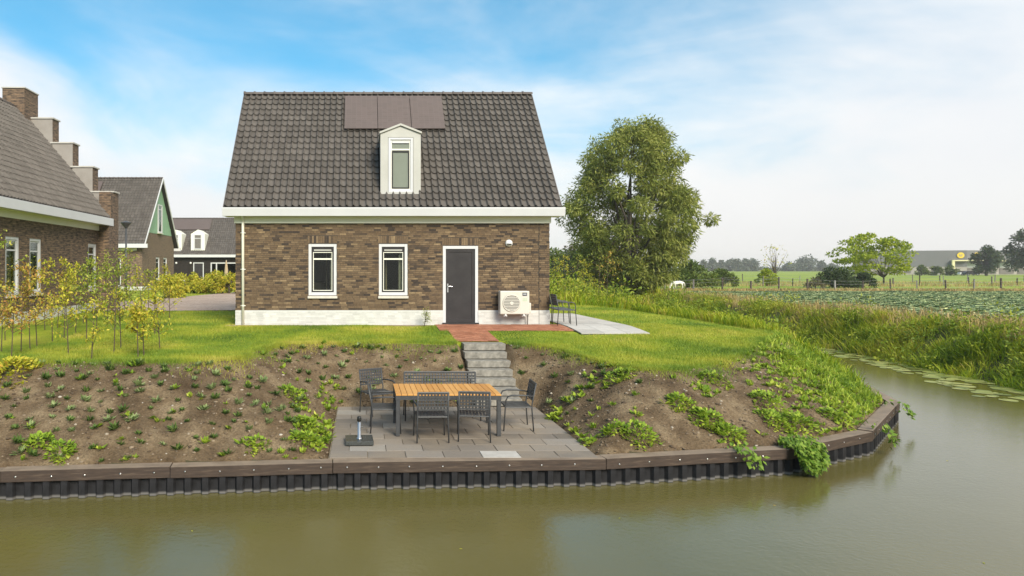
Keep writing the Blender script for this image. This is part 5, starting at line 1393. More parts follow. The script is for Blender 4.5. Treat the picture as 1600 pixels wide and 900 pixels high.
# ------------------------------------------------------------------ saplings on the left lawn
def sapling(base, h, kind, label, group, ls=1.0):
    o = empty('young_tree', base, random.uniform(0, 6.28)); tag(o, label, 'sapling', group)
    b = MB(); lean = (random.uniform(-.1, .1), random.uniform(-.1, .1))
    pts = [(0, 0, -0.03), (lean[0] * 0.4, lean[1] * 0.4, h * 0.5), (lean[0], lean[1], h)]
    b.tube(pts, [0.013, 0.009, 0.003], 5)
    cs = []
    for k in range(random.randint(13, 18)):
        t = random.uniform(0.22, 0.98); a = random.uniform(0, 6.28); ln = (1.15 - t) * h * 0.34 * random.uniform(0.6, 1.3)
        p0 = Vector((lean[0] * t, lean[1] * t, h * t)); p1 = p0 + Vector((math.cos(a) * ln, math.sin(a) * ln, ln * random.uniform(0.4, 1.0)))
        b.tube([p0, p0.lerp(p1, 0.5) + Vector((0, 0, -0.01)), p1], [0.006, 0.004, 0.002], 4, cap=False)
        cs.append((p0.lerp(p1, 0.4), p1))
    b.build('trunk', M['stem'], o)
    n = random.randint(14, 20); vs, fs, base_ = [], [], 0
    for p0, p1 in cs + [(Vector((lean[0] * .7, lean[1] * .7, h * .7)), Vector((lean[0], lean[1], h)))]:
        t = rng.uniform(0, 1.08, n)[:, None]; c = np.array(p0)[None] * (1 - t) + np.array(p1)[None] * t + rng.normal(size=(n, 3)) * 0.05
        d = unit(rng.normal(size=(n, 3)) + [0, 0, -0.25]); nm = unit(rng.normal(size=(n, 3)) * 0.5 + [0, 0, 1])
        v, f = leaf_quads(c, d, nm, 0.078 * ls * rng.uniform(0.6, 1.3, n), 0.045 * ls * rng.uniform(0.7, 1.2, n)); vs.append(v); fs.append(f + base_); base_ += len(v)
    link('crown', np_mesh('crown', np.concatenate(vs), np.concatenate(fs), M[kind]), o)
    return o
sap = [(2, 545, 1.5, 'o'), (18, 555, 1.2, 'o'), (33, 546, 1.9, 'o'), (47, 543, 1.45, 'o'), (58, 540, 1.75, 'o'), (8, 530, 2.7, 'g'), (70, 520, 1.6, 'o'), (82, 531, 1.95, 'y'), (90, 518, 1.6, 'o'), (100, 528, 2.0, 'y'), (107, 551, 1.35, 'y'),
       (118, 524, 1.8, 'y'), (135, 534, 2.1, 'g'), (143, 560, 1.15, 'y'), (130, 512, 1.7, 'g'), (151, 521, 1.9, 'y'), (163, 508, 1.9, 'g'), (168, 505, 2.2, 'g'), (178, 548, 2.05, 'g'), (187, 512, 2.1, 'g'), (189, 541, 1.3, 'y'), (203, 505, 2.3, 'g'),
       (216, 556, 1.05, 'y'), (225, 553, 1.2, 'y'), (221, 506, 1.7, 'y'), (242, 525, 1.5, 'y'), (250, 544, 1.15, 'y'), (232, 500, 1.7, 'g'), (256, 498, 1.7, 'y'), (265, 505, 1.4, 'y'), (145, 498, 1.9, 'g'), (195, 498, 2.0, 'y'), (110, 505, 1.7, 'y'), (243, 494, 1.6, 'y')]
SK = {'o': ('leaf_orange', 'thin sapling with rusty orange leaves on the lawn by the left house'), 'y': ('leaf_yellow', 'thin sapling with yellow leaves on the lawn by the left house'), 'g': ('leaf_sap', 'thin sapling with green leaves on the lawn by the left house')}
ORD = ['leftmost', 'second', 'third', 'fourth', 'fifth', 'sixth', 'seventh', 'eighth', 'ninth', 'tenth', 'eleventh', 'twelfth', 'thirteenth', 'fourteenth', 'fifteenth', 'sixteenth', 'seventeenth', 'eighteenth', 'nineteenth']
cnt = {'o': 0, 'y': 0, 'g': 0}
for px, py, h, k in sorted(sap):
    x, y = gpx(px, py, -0.12)
    lab = SK[k][1].replace('thin sapling', ('short' if h < 1.4 else ('tall' if h > 1.95 else 'thin')) + ' sapling').replace(' on the lawn by the left house', ', %s of them on the left lawn' % (ORD[cnt[k]] if cnt[k] == 0 else ORD[cnt[k]] + ' from left'))
    cnt[k] += 1
    sapling((x, y, float(height([x], [y])[0])), h, SK[k][0], lab, {'o': 'orange saplings', 'y': 'yellow saplings', 'g': 'green saplings'}[k] + ' on the lawn')
sapling((1.78, 19.25, 0.0), 0.45, 'leaf_sap', 'small grey green seedling against the white plinth beside the door', None, 0.5)
for e_, (px, py, h, k) in enumerate(((872, 470, 2.2, 'y'), (884, 474, 2.4, 'y'), (912, 470, 2.3, 'y'), (935, 473, 3.1, 'g'), (948, 476, 2.7, 'o'), (900, 466, 2.6, 'g'), (865, 466, 2.4, 'g'))):
    x, y = gpx(px, py, 0.0); y = min(y, 33); x = (px - 565) * y / FPX
    sapling((x, y, float(height([x], [y])[0])), h * 0.95, SK[k][0], {'o': 'orange leaved sapling at the lawn edge in front of the willow', 'y': 'yellow sapling at the far lawn edge, %s of three right of the house' % {0: 'nearest the wall', 1: 'middle one', 2: 'outermost'}.get(e_, ''), 'g': 'green sapling at the far lawn edge, %s of three right of the house' % {6: 'nearest the wall', 5: 'middle one', 3: 'outermost'}.get(e_, '')}[k], 'saplings at the far lawn edge')

# ------------------------------------------------------------------ reeds, rough bank vegetation
def mass(name, P, H, W, lean, mat, label, cat, zlift=0.0, seg=3):
    p = on_ground(P, zlift); v, f = blades(p, H, W, lean, seg=seg)
    return tag(link(name, np_mesh(name, v, f, M[mat])), label, cat, kind='stuff')
def bank_pts(n, y0, y1, o0, o1):
    y = y0 + (y1 - y0) * rng.uniform(0, 1, n) ** 1.4; bx = np.interp(y, [b[1] for b in BANK], [b[0] for b in BANK]); o = rng.uniform(o0, o1, n); return np.stack([bx + o, y], 1), o
C, co = bank_pts(900, 9, 72, 0.0, 3.4)
ch_ = (0.80 - 0.12 * co) * rng.uniform(0.45, 1.2, len(C)) * (0.55 + 0.7 * vnoise(C[:, 0], C[:, 1], 0.4, 50)); kk = rng.integers(0, len(C), 62000)
da = rng.uniform(0, 6.283, len(kk)); dr = rng.uniform(0, 1, len(kk)) ** 0.7 * 0.42
P = C[kk] + np.stack([np.cos(da) * dr, np.sin(da) * dr], 1); P[:, 0] = np.maximum(P[:, 0], np.interp(P[:, 1], [b[1] for b in BANK], [b[0] for b in BANK]) - 0.12)
hh = ch_[kk] * (1.15 - dr * 1.3) * rng.uniform(0.5, 1.15, len(kk))
mass('reeds', P, hh, 0.024, 1.4, 'rough_grass', 'dense green reeds and sedge along the far canal bank', 'reeds')
P, o = bank_pts(8000, 9, 54, 1.8, 5.0); k = vnoise(P[:, 0], P[:, 1], 0.35, 60); P = P[k > 0.42]
mass('dry_grass', P, 0.6 * rng.uniform(0.4, 1.1, len(P)), 0.02, 0.7, 'dry_grass', 'straw coloured dry grass behind the reeds', 'grass')
P = np.concatenate([scatter_box(9000, 24, 90, 59.8, 63.2), scatter_box(3500, 26, 130, 97, 101), scatter_box(3000, 34, 100, 80, 87)])
mass('dry_grass_verge', P, 0.4 * rng.uniform(0.4, 1.2, len(P)), 0.05, 0.8, 'dry_grass', 'straw coloured grass verge along the pasture fence', 'grass')
# tall weeds between the lawn and the canal, right of the house
def leafy_mass(name, C, rad, hgt, n, L, mat, label, cat):
    z = height(C[:, 0], C[:, 1]); cs = np.column_stack([C, z + hgt * 0.45]); v, f = clump_crown(cs, [(r_, r_, h_ * 0.6) for r_, h_ in zip(rad, hgt)], [n] * len(C), L, L * 0.45, 0.1)
    return tag(link(name, np_mesh(name, v, f, M[mat])), label, cat, kind='stuff')
C = np.stack([rng.uniform(6, 13.6, 330), rng.uniform(31, 47, 330)], 1)
leafy_mass('tall_weeds', C, rng.uniform(0.3, 0.8, len(C)), rng.uniform(0.5, 1.5, len(C)), 70, 0.17, 'leaf_weeds', 'tall leafy weeds beyond the lawn right of the house', 'weeds')
C = np.concatenate([bank_pts(150, 12, 60, 0.1, 2.6)[0], np.stack([rng.uniform(12.7, 14.0, 70), rng.uniform(21, 44, 70)], 1)])
leafy_mass('bank_weeds', C, rng.uniform(0.3, 0.7, len(C)), rng.uniform(0.4, 1.0, len(C)), 80, 0.13, 'leaf_weeds', 'leafy weeds among the reeds along the canal', 'weeds')
P = np.stack([rng.uniform(6, 13.8, 9000), rng.uniform(30, 46, 9000)], 1)
mass('dry_weeds', P, 0.95 * (0.3 + 0.8 * vnoise(P[:, 0], P[:, 1], 0.5, 70)) * rng.uniform(0.4, 1.1, len(P)), 0.03, 1.0, 'rough_grass', 'dry grass stalks among the weeds right of the house', 'weeds')
P = np.stack([rng.uniform(12.0, 14.2, 9000), rng.uniform(16.5, 34, 9000)], 1)
P = P[in_poly(P, LAND)]
mass('bank_reeds', P, 0.38 * rng.uniform(0.4, 1.2, len(P)), 0.025, 0.9, 'rough_grass', 'reeds on the near side of the canal beyond the lawn', 'reeds')

# lily pads
lv = [(0.0, 0.0, 0.0)] + [(math.cos(a) * (1 + 0.05 * math.sin(3 * a)), math.sin(a), 0.0) for a in [R(12 + k * 336 / 13) for k in range(14)]]
lme = bpy.data.meshes.new('lily_pad'); lme.from_pydata(lv, [], [(0, k, k + 1) for k in range(1, 14)]); lme.materials.append(M['lily'])
for k in range(295):
    y = 15.5 + 14 * random.random() ** 1.3; bx = float(np.interp(y, [b[1] for b in BANK], [b[0] for b in BANK]))
    wdt = 1.7 if y > 18 else 2.2
    o = link('lily_pad', lme); s = random.uniform(0.10, 0.21); o.scale = (s, s, 1)
    o.location = (bx + 0.15 - wdt * random.random() ** 1.2 * (0.5 + 0.5 * float(vnoise([y], [0], 0.7, 80)[0]) * 1.3), y, WATER_Z + 0.006 + 0.0006 * (k % 9)); o.rotation_euler = (R(random.uniform(-1, 1)), R(random.uniform(-1, 1)), random.uniform(0, 6.28))
    tag(o, 'round yellow green lily pad floating along the reed bank', 'lily pad', 'lily pads along the reeds')

fl = MB(); fl.add([(-0.05, 0, 0), (0, -0.022, 0.004), (0.05, 0, 0.002), (0, 0.022, 0.004)], [(0, 1, 2, 3)])
fl_me = fl.mesh('floating_leaf', M['leaf_yellow'])
for k, (px, py, lab) in enumerate(((720, 858, 'tiny yellow leaf floating below the terrace'), (1537, 880, 'tiny yellow leaf floating at the lower right corner'), (1210, 790, 'tiny leaf floating off the hanging creeper'), (968, 810, 'tiny leaf floating right of the house reflection'), (300, 830, 'tiny leaf floating below the left bank'), (1480, 720, 'tiny leaf floating in the open water on the right'))):
    x, y = gpx(px, py, WATER_Z); o = link('floating_leaf', fl_me); o.location = (x, y, WATER_Z + 0.004); o.scale = (0.5, 0.5, 0.5); o.rotation_euler = (0, 0, k * 1.3); tag(o, lab, 'leaf', 'leaves floating on the canal')

# ------------------------------------------------------------------ cabbage field
def cabbage_geo(seed):
    r = np.random.default_rng(seed); vs, fs, base = [], [], 0
    for k in range(15):
        a = k * 2.4 + r.uniform(-.3, .3); ring_ = k / 15; L = 0.27 - 0.13 * ring_; el = 0.45 + 0.8 * ring_ + r.uniform(-.15, .15)
        d = np.array([math.cos(a) * math.cos(el), math.sin(a) * math.cos(el), math.sin(el)]); s = np.array([-math.sin(a), math.cos(a), 0]); W = L * 0.95
        base_p = d * 0.03; upc = np.array([0, 0, 1.0])
        g = [base_p - s * W * .12, base_p + s * W * .12, base_p + d * L * .5 - s * W * .5 + upc * .05, base_p + d * L * .5 + upc * 0.0, base_p + d * L * .5 + s * W * .5 + upc * .05, base_p + d * L * .95 - s * W * .3 - upc * .03, base_p + d * L - upc * .05, base_p + d * L * .95 + s * W * .3 - upc * .03]
        vs.append(np.array(g)); fs.append(np.array([[0, 1, 3, 2], [1, 4, 3, 3], [2, 3, 6, 5], [3, 4, 7, 6]]) + base); base += 8
    v = np.concatenate(vs); f = np.concatenate(fs)
    return v, np.array([[q[0], q[1], q[2]] for q in f] + [[q[0], q[2], q[3]] for q in f if q[2] != q[3]])
cg = [cabbage_geo(s) for s in range(5)]
cme = [np_mesh('cabbage', v, f, M['cabbage']) for v, f in cg]
pts = []
y = 20.0
while y < 59.5:
    x = 24.2
    while x < min(0.98 * y + 6, 66):
        if x > 24.3 + 0.9 * math.sin(y * 0.4) - 0.3: pts.append((x + random.uniform(-.1, .1), y + random.uniform(-.1, .1)))
        x += 0.43
    y += 0.46
pts = np.array(pts); vis = np.argsort(pts[:, 1]) ; px_c = 565 + pts[:, 0] / pts[:, 1] * FPX
inview = np.where(px_c < 1606)[0]; inview = inview[np.argsort(pts[inview, 1])]
near = set(inview[:300].tolist())
zc = height(pts[:, 0], pts[:, 1])
for k in near:
    o = link('cabbage', random.choice(cme)); s = random.uniform(0.9, 1.35); o.scale = (s, s, s); o.location = (pts[k, 0], pts[k, 1], zc[k] + 0.02); o.rotation_euler = (R(random.uniform(-8, 8)), R(random.uniform(-8, 8)), random.uniform(0, 6.28))
    tag(o, 'blue green cabbage in the near rows of the field', 'cabbage', 'cabbages in the near rows')
rest = np.array([k for k in range(len(pts)) if k not in near])
v, f = joined(np.column_stack([pts[rest], zc[rest] + 0.02]), cg, rng.uniform(0.9, 1.4, len(rest)))
tag(link('cabbage_rows', np_mesh('cabbage_rows', v, f, M['cabbage'])), 'rows of cabbages stretching to the far fence', 'cabbages', kind='stuff')

# ------------------------------------------------------------------ fences and pony
def wire_fence(name, pts, gap, h, label, jitter=0.3):
    o = empty(name, (pts[0][0], pts[0][1], -0.5)); tag(o, label, 'fence')
    b = MB(); b.box(-0.05, 0.05, -0.05, 0.05, -0.1, h); pm = b.mesh('post', M['post'], bevel=0.01)
    tops = []
    for (x0, y0), (x1, y1) in zip(pts[:-1], pts[1:]):
        n = int(math.hypot(x1 - x0, y1 - y0) / gap)
        for k in range(n):
            t = (k + random.uniform(-.15, .15) * jitter) / n; x, y = x0 + (x1 - x0) * t, y0 + (y1 - y0) * t
            q = link('post', pm, o); q.matrix_parent_inverse = Matrix.Translation(o.location).inverted()
            z = float(height([x], [y])[0]); s = random.uniform(0.85, 1.2); q.location = (x, y, z); q.scale = (random.uniform(.8, 1.5), 1, s); q.rotation_euler = (R(random.uniform(-3, 3)), R(random.uniform(-3, 3)), random.uniform(0, 1)); tops.append((x, y, z + h * s))
    for hz in (0.35, 0.7, 0.95):
        b = MB()
        b.tube([(p[0], p[1] - 0.07, p[2] - h + h * hz) for p in tops], 0.007, 4, cap=False); b.build('wire', M['wire'], o, True)
wire_fence('wire_fence', [(27.5, 61.5), (75, 63.5)], 2.6, 1.15, 'post and wire fence directly behind the cabbage field')
wire_fence('wire_fence', [(30, 79), (52, 82), (100, 88)], 3.4, 1.15, 'post and wire fence across the middle of the pasture')
wire_fence('wire_fence', [(45, 104), (140, 108)], 4.5, 1.2, 'farthest post and wire fence in the pasture')
# grazing white pony: one continuous skin
def pony(loc, rz, s):
    root = empty('pony', loc, rz); tag(root, 'small white pony grazing beyond the willow', 'pony')
    J = {'hip': ((-0.55, 0, 0.98), .24), 'mid': ((0, 0, 0.95), .27), 'sh': ((0.5, 0, 0.98), .24), 'nk1': ((0.78, 0, 0.92), .16), 'nk2': ((1.05, 0, 0.62), .115), 'hd': ((1.15, 0, 0.40), .105), 'nz': ((1.22, 0, 0.12), .065), 'tl0': ((-0.82, 0, 0.98), .06), 'tl1': ((-0.95, 0, 0.72), .06), 'tl2': ((-0.98, 0, 0.35), .03)}
    E_ = [('hip', 'mid'), ('mid', 'sh'), ('sh', 'nk1'), ('nk1', 'nk2'), ('nk2', 'hd'), ('hd', 'nz'), ('hip', 'tl0'), ('tl0', 'tl1'), ('tl1', 'tl2')]
    for s_, n in ((-1, 'l'), (1, 'r')):
        f = 0.08 * s_
        J['hk' + n] = ((-0.50, 0.14 * s_, 0.72), .13); J['hh' + n] = ((-0.66 + f, 0.14 * s_, 0.42), .06); J['hs' + n] = ((-0.60 + f, 0.14 * s_, 0.10), .045); J['hf' + n] = ((-0.55 + f, 0.14 * s_, 0.02), .055)
        J['fe' + n] = ((0.52, 0.13 * s_, 0.70), .11); J['fk' + n] = ((0.52 - f, 0.13 * s_, 0.38), .055); J['fs' + n] = ((0.52 - f, 0.13 * s_, 0.10), .042); J['ff' + n] = ((0.56 - f, 0.13 * s_, 0.02), .052)
        J['er' + n] = ((1.04, 0.07 * s_, 0.60), .03); J['et' + n] = ((1.02, 0.10 * s_, 0.74), .015)
        E_ += [('hip', 'hk' + n), ('hk' + n, 'hh' + n), ('hh' + n, 'hs' + n), ('hs' + n, 'hf' + n), ('sh', 'fe' + n), ('fe' + n, 'fk' + n), ('fk' + n, 'fs' + n), ('fs' + n, 'ff' + n), ('nk2', 'er' + n), ('er' + n, 'et' + n)]
    names = list(J); me = bpy.data.meshes.new('body'); me.from_pydata([tuple(c * s for c in J[n][0]) for n in names], [(names.index(a), names.index(b_)) for a, b_ in E_], [])
    o = link('body', me, root); o.modifiers.new('skin', 'SKIN'); me.skin_vertices[0].data[0].use_root = True
    for k, n in enumerate(names): me.skin_vertices[0].data[k].radius = (J[n][1] * s, J[n][1] * s)
    sub = o.modifiers.new('sub', 'SUBSURF'); sub.levels = 1; sub.render_levels = 2
    me.materials.append(M['pony'])
    b = MB(); b.hexa([(0.62 * s, -.02 * s, 1.10 * s), (1.0 * s, -.02 * s, 0.72 * s), (1.0 * s, .02 * s, 0.72 * s), (0.62 * s, .02 * s, 1.10 * s)], [(0.66 * s, -.015 * s, 1.2 * s), (1.09 * s, -.015 * s, 0.76 * s), (1.09 * s, .015 * s, 0.76 * s), (0.66 * s, .015 * s, 1.2 * s)]); b.build('mane', M['pony'], root)
pony((32.9, 70.5, float(height([32.9], [70.5])[0])), R(184), 0.74)

# ------------------------------------------------------------------ trees and bushes
def env_clumps(n, W, Hh, zc, prof, rad, seed, depth=1.0, inner=0.25):
    """clump centres filling a crown; prof(t) gives half width at relative height t"""
    r = random.Random(seed); cs, rs = [], []
    while len(cs) < n:
        t = r.random(); w = prof(t)
        if r.random() > w + 0.15: continue
        a = r.uniform(0, 6.283); q = 1 - r.random() ** 2 * (1 - inner)
        cs.append((math.cos(a) * w * W * q, math.sin(a) * w * W * q * depth, zc + t * Hh)); k = rad * r.uniform(0.65, 1.25); rs.append((k, k, k * 0.8))
    return cs, rs
# big willow
wp = lambda t: max(0.05, (0.28 + 0.72 * math.sin(min(1, t / 0.36) * math.pi / 2)) if t < 0.42 else (1.0 - ((t - 0.42) / 0.58) ** 2.1 * 0.74)) * (0.9 + 0.1 * math.sin(t * 17))
cs, rs = env_clumps(300, 5.25, 13.5, 0.3, wp, 0.84, 3, inner=0.5)
cs = [(c[0] + (0.5 - c[2] / 13) * -0.6 + (1.0 if (3.0 < c[2] < 6 and c[0] > 4) else 0), c[1], c[2]) for c in cs]
tree('willow_tree', (21.7, 55, -0.5), 2.4, 0.36, cs, rs, [230] * len(cs), 0.36, 0.10, M['leaf_willow'], 'tall bushy willow tree beside the canal right of the house', droop=0.7)
# lime green spreading tree
lp_ = lambda t: math.sin(math.pi * min(1, (t * 0.9 + 0.12))) ** 0.7
cs, rs = env_clumps(78, 4.3, 5.1, 1.5, lp_, 0.5, 5, inner=0.35)
cs = [(c[0] - 1.4, c[1], c[2]) for c in cs]; rs = [(a * 1.6, b_ * 1.6, c * 0.5) for a, b_, c in rs]
tree('lime_green_tree', (66.2, 86, -0.5), 1.3, 0.085, cs, rs, [75] * len(cs), 0.34, 0.2, M['leaf_lime'], 'lime green spreading tree alone in the pasture left of the grey hall', droop=0.0)
def bush(px, py_base, D, W, Hh, mat, label, n=26, nper=120, L=0.25, group=None, z=-0.5, rad=0.45, cat='bush', name='bush', seed=1):
    x = (px - 565) * D / FPX
    cs, rs = env_clumps(n, W, Hh * 0.75, Hh * 0.12, lambda t: max(0.1, math.cos(t * 1.35)), rad * min(W, Hh) * 0.6, seed, inner=0.3)
    zz = float(height([x], [D])[0])
    return tree(name, (x, D, zz), 0.4 * Hh, 0.03 * Hh + 0.02, cs, rs, [nper] * n, L, L * 0.5, M[mat], label, cat, 0.2, group)
bush(1075, 0, 74, 2.7, 3.1, 'leaf_bush', 'rounded green bush under the right edge of the willow', 40, 110, 0.3, seed=2)
bush(1128, 0, 82, 1.7, 2.3, 'leaf_bush', 'small round bush in the pasture with reddish leaves', 26, 120, 0.26, seed=3)
bush(1199, 0, 84, 1.2, 2.2, 'leaf_lime', 'bright bush under the sparse thin tree in the pasture', 20, 100, 0.26, seed=4)
cs = [(random.uniform(-1.7, 1.9), random.uniform(-1, 1), random.uniform(2.2, 5.0)) for _ in range(30)]
tree('sparse_tree', (51.2, 84, -0.5), 1.8, 0.06, cs, [(0.3, 0.3, 0.25)] * 30, [5] * 30, 0.22, 0.13, M['leaf_yellow'], 'sparse thin tree with few yellow leaves in the pasture', droop=0.1)
bush(1306, 0, 76, 2.2, 2.2, 'leaf_dark', 'broad dark green bush left of the lime green tree', 36, 120, 0.24, seed=5)
bush(1349, 0, 76, 1.3, 1.7, 'leaf_dark', 'dark bush under the lime green tree', 24, 120, 0.22, seed=6)
bush(1274, 0, 73, 0.9, 1.2, 'leaf_brown', 'low thin brownish shrub by the fence left of the dark bush', 12, 50, 0.2, seed=7)
# right edge trees by the hall
cs, rs = env_clumps(60, 5.2, 11, 2.5, lambda t: math.sin(math.pi * min(1, t * 0.8 + 0.2)) ** 0.6, 1.6, 8)
tree('dark_tree', (199, 202, -0.5), 3.5, 0.4, cs, rs, [110] * 60, 0.7, 0.4, M['leaf_dark'], 'large dark tree in front of the hall at the right picture edge')
cs, rs = env_clumps(40, 3.0, 7.2, 1.5, lambda t: math.sin(math.pi * min(1, t * 0.75 + 0.25)) ** 0.8, 1.1, 9)
tree('dark_tree', (186, 202, -0.5), 2.5, 0.3, cs, rs, [110] * 40, 0.6, 0.35, M['leaf_dark'], 'smaller dark conical tree beside the large one by the hall')
for px, lab in ((1440, 'pollard tree before the hall wall, leftmost of the three'), (1463, 'pollard tree before the hall wall, middle of the three'), (1486, 'pollard tree before the hall wall, beside the entrance')):
    bush(px, 0, 215, 1.7, 3.4, 'leaf_bush', lab, 18, 60, 0.6, 'pollard trees before the hall', cat='tree', name='pollard_tree', seed=px)
# horizon tree line
k = 0
HL = [(1099, 5.5, 9), (1113, 6, 10), (1127, 5, 9), (1141, 6, 10), (1153, 6.5, 11), (1165, 5.5, 10), (1176, 6.5, 10), (1232, 6, 8), (1254, 7, 12), (1265, 7.5, 13), (1285, 4, 9), (1300, 6, 6), (1072, 6, 8), (1085, 5, 7)]
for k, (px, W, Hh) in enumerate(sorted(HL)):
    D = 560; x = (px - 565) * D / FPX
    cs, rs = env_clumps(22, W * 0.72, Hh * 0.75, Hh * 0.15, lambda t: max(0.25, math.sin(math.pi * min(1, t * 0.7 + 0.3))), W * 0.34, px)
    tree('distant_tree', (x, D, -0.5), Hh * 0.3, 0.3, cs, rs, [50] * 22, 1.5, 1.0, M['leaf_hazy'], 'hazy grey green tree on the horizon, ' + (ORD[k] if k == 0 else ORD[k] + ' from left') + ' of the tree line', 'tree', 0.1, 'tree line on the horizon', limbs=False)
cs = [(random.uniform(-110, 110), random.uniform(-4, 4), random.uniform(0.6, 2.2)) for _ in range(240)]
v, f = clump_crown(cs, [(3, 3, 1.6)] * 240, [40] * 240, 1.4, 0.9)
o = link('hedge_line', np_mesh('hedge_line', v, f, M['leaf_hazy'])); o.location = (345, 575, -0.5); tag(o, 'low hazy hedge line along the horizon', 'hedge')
# trees right behind the house corner
for px, D, W, Hh, mat, lab, sd_ in ((868, 96, 3.0, 5.2, 'leaf_bush', 'green tree behind the house corner, nearest the wall', 11), (890, 104, 3.2, 6.4, 'leaf_brown', 'brownish tree in the wood behind the house corner', 12), (900, 90, 3.6, 4.4, 'leaf_dark', 'dark green thicket behind the house corner', 13), (915, 110, 3.5, 6.6, 'leaf_bush', 'light green tree behind the willow', 14), (850, 100, 3.4, 5.0, 'leaf_dark', 'dark tree mostly behind the house wall', 15), (935, 98, 4.0, 4.6, 'leaf_bush', 'bushy tree at the foot of the willow', 16)):
    bush(px, 0, D, W, Hh, mat, lab, 40, 110, 0.4, 'trees behind the house corner', cat='tree', name='background_tree', seed=sd_)
P = np.stack([rng.uniform(14, 34, 5000), rng.uniform(50, 84, 5000)], 1); P = P[(P[:, 0] < 24.5) | (P[:, 1] > 84)]; P = P[in_poly(P, FARP) | (P[:, 0] < 14)]
mass('willow_undergrowth', P, 1.0 * rng.uniform(0.4, 1.2, len(P)), 0.07, 0.8, 'rough_grass', 'rough undergrowth round the foot of the willow', 'undergrowth')
# shrubs along the road
for k, (px, D, W, Hh) in enumerate(sorted(((282, 47, 0.8, 1.3), (292, 46, 0.9, 1.35), (303, 46, 0.9, 1.5), (314, 45, 0.9, 1.4), (325, 45, 0.95, 1.55), (336, 44.5, 0.9, 1.5), (347, 44, 0.95, 1.7), (358, 44, 0.9, 1.5), (275, 38, 0.7, 1.2), (262, 37, 0.8, 1.5)))):
    bush(px, 0, D, W, Hh, 'leaf_yellow', 'yellow green shrub beside the road before the dark house, ' + (ORD[k] if k == 0 else ORD[k] + ' from left'), 16, 90, 0.16, 'roadside shrubs', cat='shrub', name='roadside_shrub', seed=60 + k)

# ------------------------------------------------------------------ grey hall far right
hall = empty('grey_hall', (220, 250, -0.5)); tag(hall, 'large grey clad hall with yellow round signs at the far right', 'hall')
HZ = -0.5
def hp(px, D): return (px - 565) * D / FPX
A = Vector((hp(1335, 257), 257, 0)); B = Vector((hp(1511, 244), 244, 0)); Cc = Vector((hp(1650, 252), 252, 0))
def hwall(mb, p, q, z0, z1, th=0.5, off=0.0):
    d = (q - p).normalized(); n = Vector((d.y, -d.x, 0)); p = p + n * off; q = q + n * off
    mb.hexa([(p.x, p.y, z0), (q.x, q.y, z0), (q.x - n.x * th, q.y - n.y * th, z0), (p.x - n.x * th, p.y - n.y * th, z0)], [(p.x, p.y, z1), (q.x, q.y, z1), (q.x - n.x * th, q.y - n.y * th, z1), (p.x - n.x * th, p.y - n.y * th, z1)])
b = MB(); hwall(b, A, B, HZ + 2.9, 8.3); hwall(b, B, Cc, HZ + 4.6, 8.3); cw = b.build('cladding', M['cladding'], hall, True)
b = MB(); hwall(b, A, B, HZ, HZ + 2.899, 0.5, -0.1); hwall(b, B, Cc, HZ, HZ + 4.598, 0.5, -2.2); b.build('base_wall', M['hall_base'], hall, True)
b = MB(); b.add([(A.x, A.y, 8.25), (B.x, B.y, 8.25), (Cc.x, Cc.y, 8.25), (Cc.x + 40, Cc.y + 60, 8.25), (A.x + 60, A.y + 66, 8.25)], [(0, 1, 2, 3, 4)]); b.build('roof', M['cladding'], hall, True)
for t in (0.1, 0.22, 0.34, 0.46, 0.58, 0.70, 0.82):
    p = A.lerp(B, t); q = A.lerp(B, t + 0.055); b = MB(); hwall(b, p, q, HZ + 0.6, HZ + 2.3, 0.1, 0.05); b.build('window', M['ac_dark'], hall, True)
c0 = A.lerp(B, 0.86); b = MB()
hwall(b, c0, B + (B - A).normalized() * 0.0, HZ + 4.9, HZ + 5.3, 1.5, 1.6); hwall(b, B, Cc, HZ + 4.9, HZ + 5.3, 1.5, 1.6); hwall(b, c0, c0 + (B - A).normalized() * 0.8, HZ, HZ + 4.9, 1.0, 1.5)
b.build('entrance_canopy', M['cream_panel'], hall, True)
for k in range(5):
    p = B.lerp(Cc, 0.03 + k * 0.2); q = B.lerp(Cc, 0.19 + k * 0.2); b = MB(); hwall(b, p, q, HZ + 0.3, HZ + 2.2, 0.1, -2.0); b.build('window', M['ac_dark'], hall, True); b = MB(); hwall(b, p, q, HZ + 2.5, HZ + 4.3, 0.1, -2.0); b.build('wall_panel', M['white_paint'], hall, True)
def disc_sign(p, along, r):
    d = along.normalized(); n = Vector((d.y, -d.x, 0)); c = p + n * 0.25
    b = MB(); m = 24
    ring_ = [c + d * (r * math.cos(t * 2 * math.pi / m)) + Vector((0, 0, r * math.sin(t * 2 * math.pi / m))) for t in range(m)]
    b.add(ring_ + [q - n * 0.2 for q in ring_], [tuple(range(m)), tuple(range(m, 2 * m))[::-1]] + [(i, (i + 1) % m, (i + 1) % m + m, i + m) for i in range(m)])
    o = b.build('round_sign', M['yellow'], hall, True)
    b = MB(); c2 = c + n * 0.06
    for u0, u1, w0, w1 in ((-.42, -.12, -.1, .32), (.12, .42, -.1, .32), (-.3, .3, -.38, -.22)):
        pts_ = [c2 + d * (u * r) + Vector((0, 0, w * r)) for u, w in ((u0, w0), (u1, w0), (u1, w1), (u0, w1))]
        b.add(pts_ + [q - n * 0.04 for q in pts_], [(0, 1, 2, 3), (7, 6, 5, 4), (0, 1, 5, 4), (1, 2, 6, 5), (2, 3, 7, 6), (3, 0, 4, 7)])
    b.build('sign_mark', M['hall_base'], o)
ps_ = A.lerp(B, 0.945); disc_sign(Vector((ps_.x, ps_.y, 6.5)), B - A, 1.05)
ps_ = B.lerp(Cc, 0.10); disc_sign(Vector((ps_.x, ps_.y, 6.5)), Cc - B, 1.05)
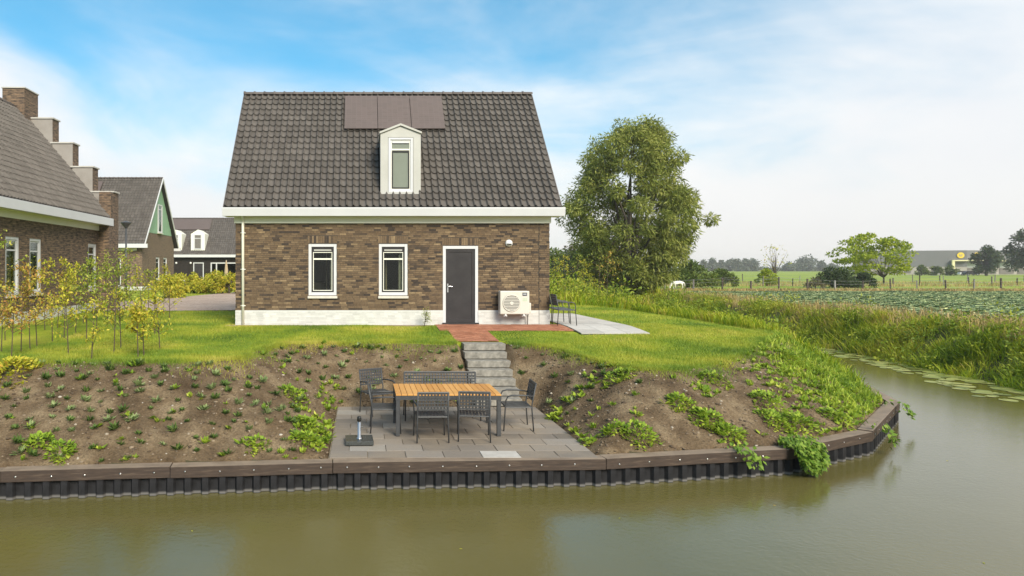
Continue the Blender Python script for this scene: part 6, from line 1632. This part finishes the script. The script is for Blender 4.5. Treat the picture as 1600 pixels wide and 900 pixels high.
def car(loc, rz, mat, label):
    o = empty('parked_car', loc, rz); tag(o, label, 'car', 'cars parked before the hall')
    b = MB(); b.prism([(-2.1, 0.3), (2.1, 0.3), (2.15, 0.7), (1.3, 0.92), (-2.05, 0.95), (-2.15, 0.6)], 'y', -0.85, 0.85); b.build('body', M[mat], o, bevel=0.06)
    b = MB(); b.prism([(-1.9, 0.952), (1.1, 0.93), (0.4, 1.42), (-1.4, 1.45)], 'y', -0.72, 0.72); b.build('cabin', M['black_cap'], o, bevel=0.05)
    for x in (-1.35, 1.35):
        for y_ in (-0.8, 0.8):
            b = MB(); b.prism([(x + 0.32 * math.cos(t * math.pi / 7), 0.32 + 0.32 * math.sin(t * math.pi / 7)) for t in range(14)], 'y', y_ - 0.1, y_ + 0.1); w = b.build('wheel', M['black_cap'], o)
            b = MB(); b.prism([(x + 0.19 * math.cos(t * math.pi / 6), 0.32 + 0.19 * math.sin(t * math.pi / 6)) for t in range(12)], 'y', y_ - 0.11, y_ + 0.11); b.build('rim', M['steel'], w)
car((hp(1504, 222), 222, -0.5), R(10), 'car_white', 'small pale car parked before the hall entrance')
car((hp(1517, 218), 218, -0.5), R(-8), 'car_paint', 'dark car parked before the hall entrance')

# ------------------------------------------------------------------ damp air that pales the far tree line
b = MB(); b.box(-2405, 2806, -165, 3606, -3.6, 18)
hz_m = bpy.data.materials.new('haze'); hz_m.use_nodes = True; hz_m.node_tree.nodes.clear()
hv = hz_m.node_tree.nodes.new('ShaderNodeVolumePrincipled'); ho = hz_m.node_tree.nodes.new('ShaderNodeOutputMaterial')
hv.inputs['Density'].default_value = 0.00035; hv.inputs['Color'].default_value = (0.97, 0.97, 0.97, 1); hv.inputs['Anisotropy'].default_value = 0.0
hz_m.node_tree.links.new(hv.outputs[0], ho.inputs['Volume'])
tag(b.build('haze', hz_m), 'thin damp air over the flat land', 'haze', kind='stuff')
for o in list(bpy.data.objects):
    if o.type == 'EMPTY' and o.parent is None and not o.children: bpy.data.objects.remove(o)
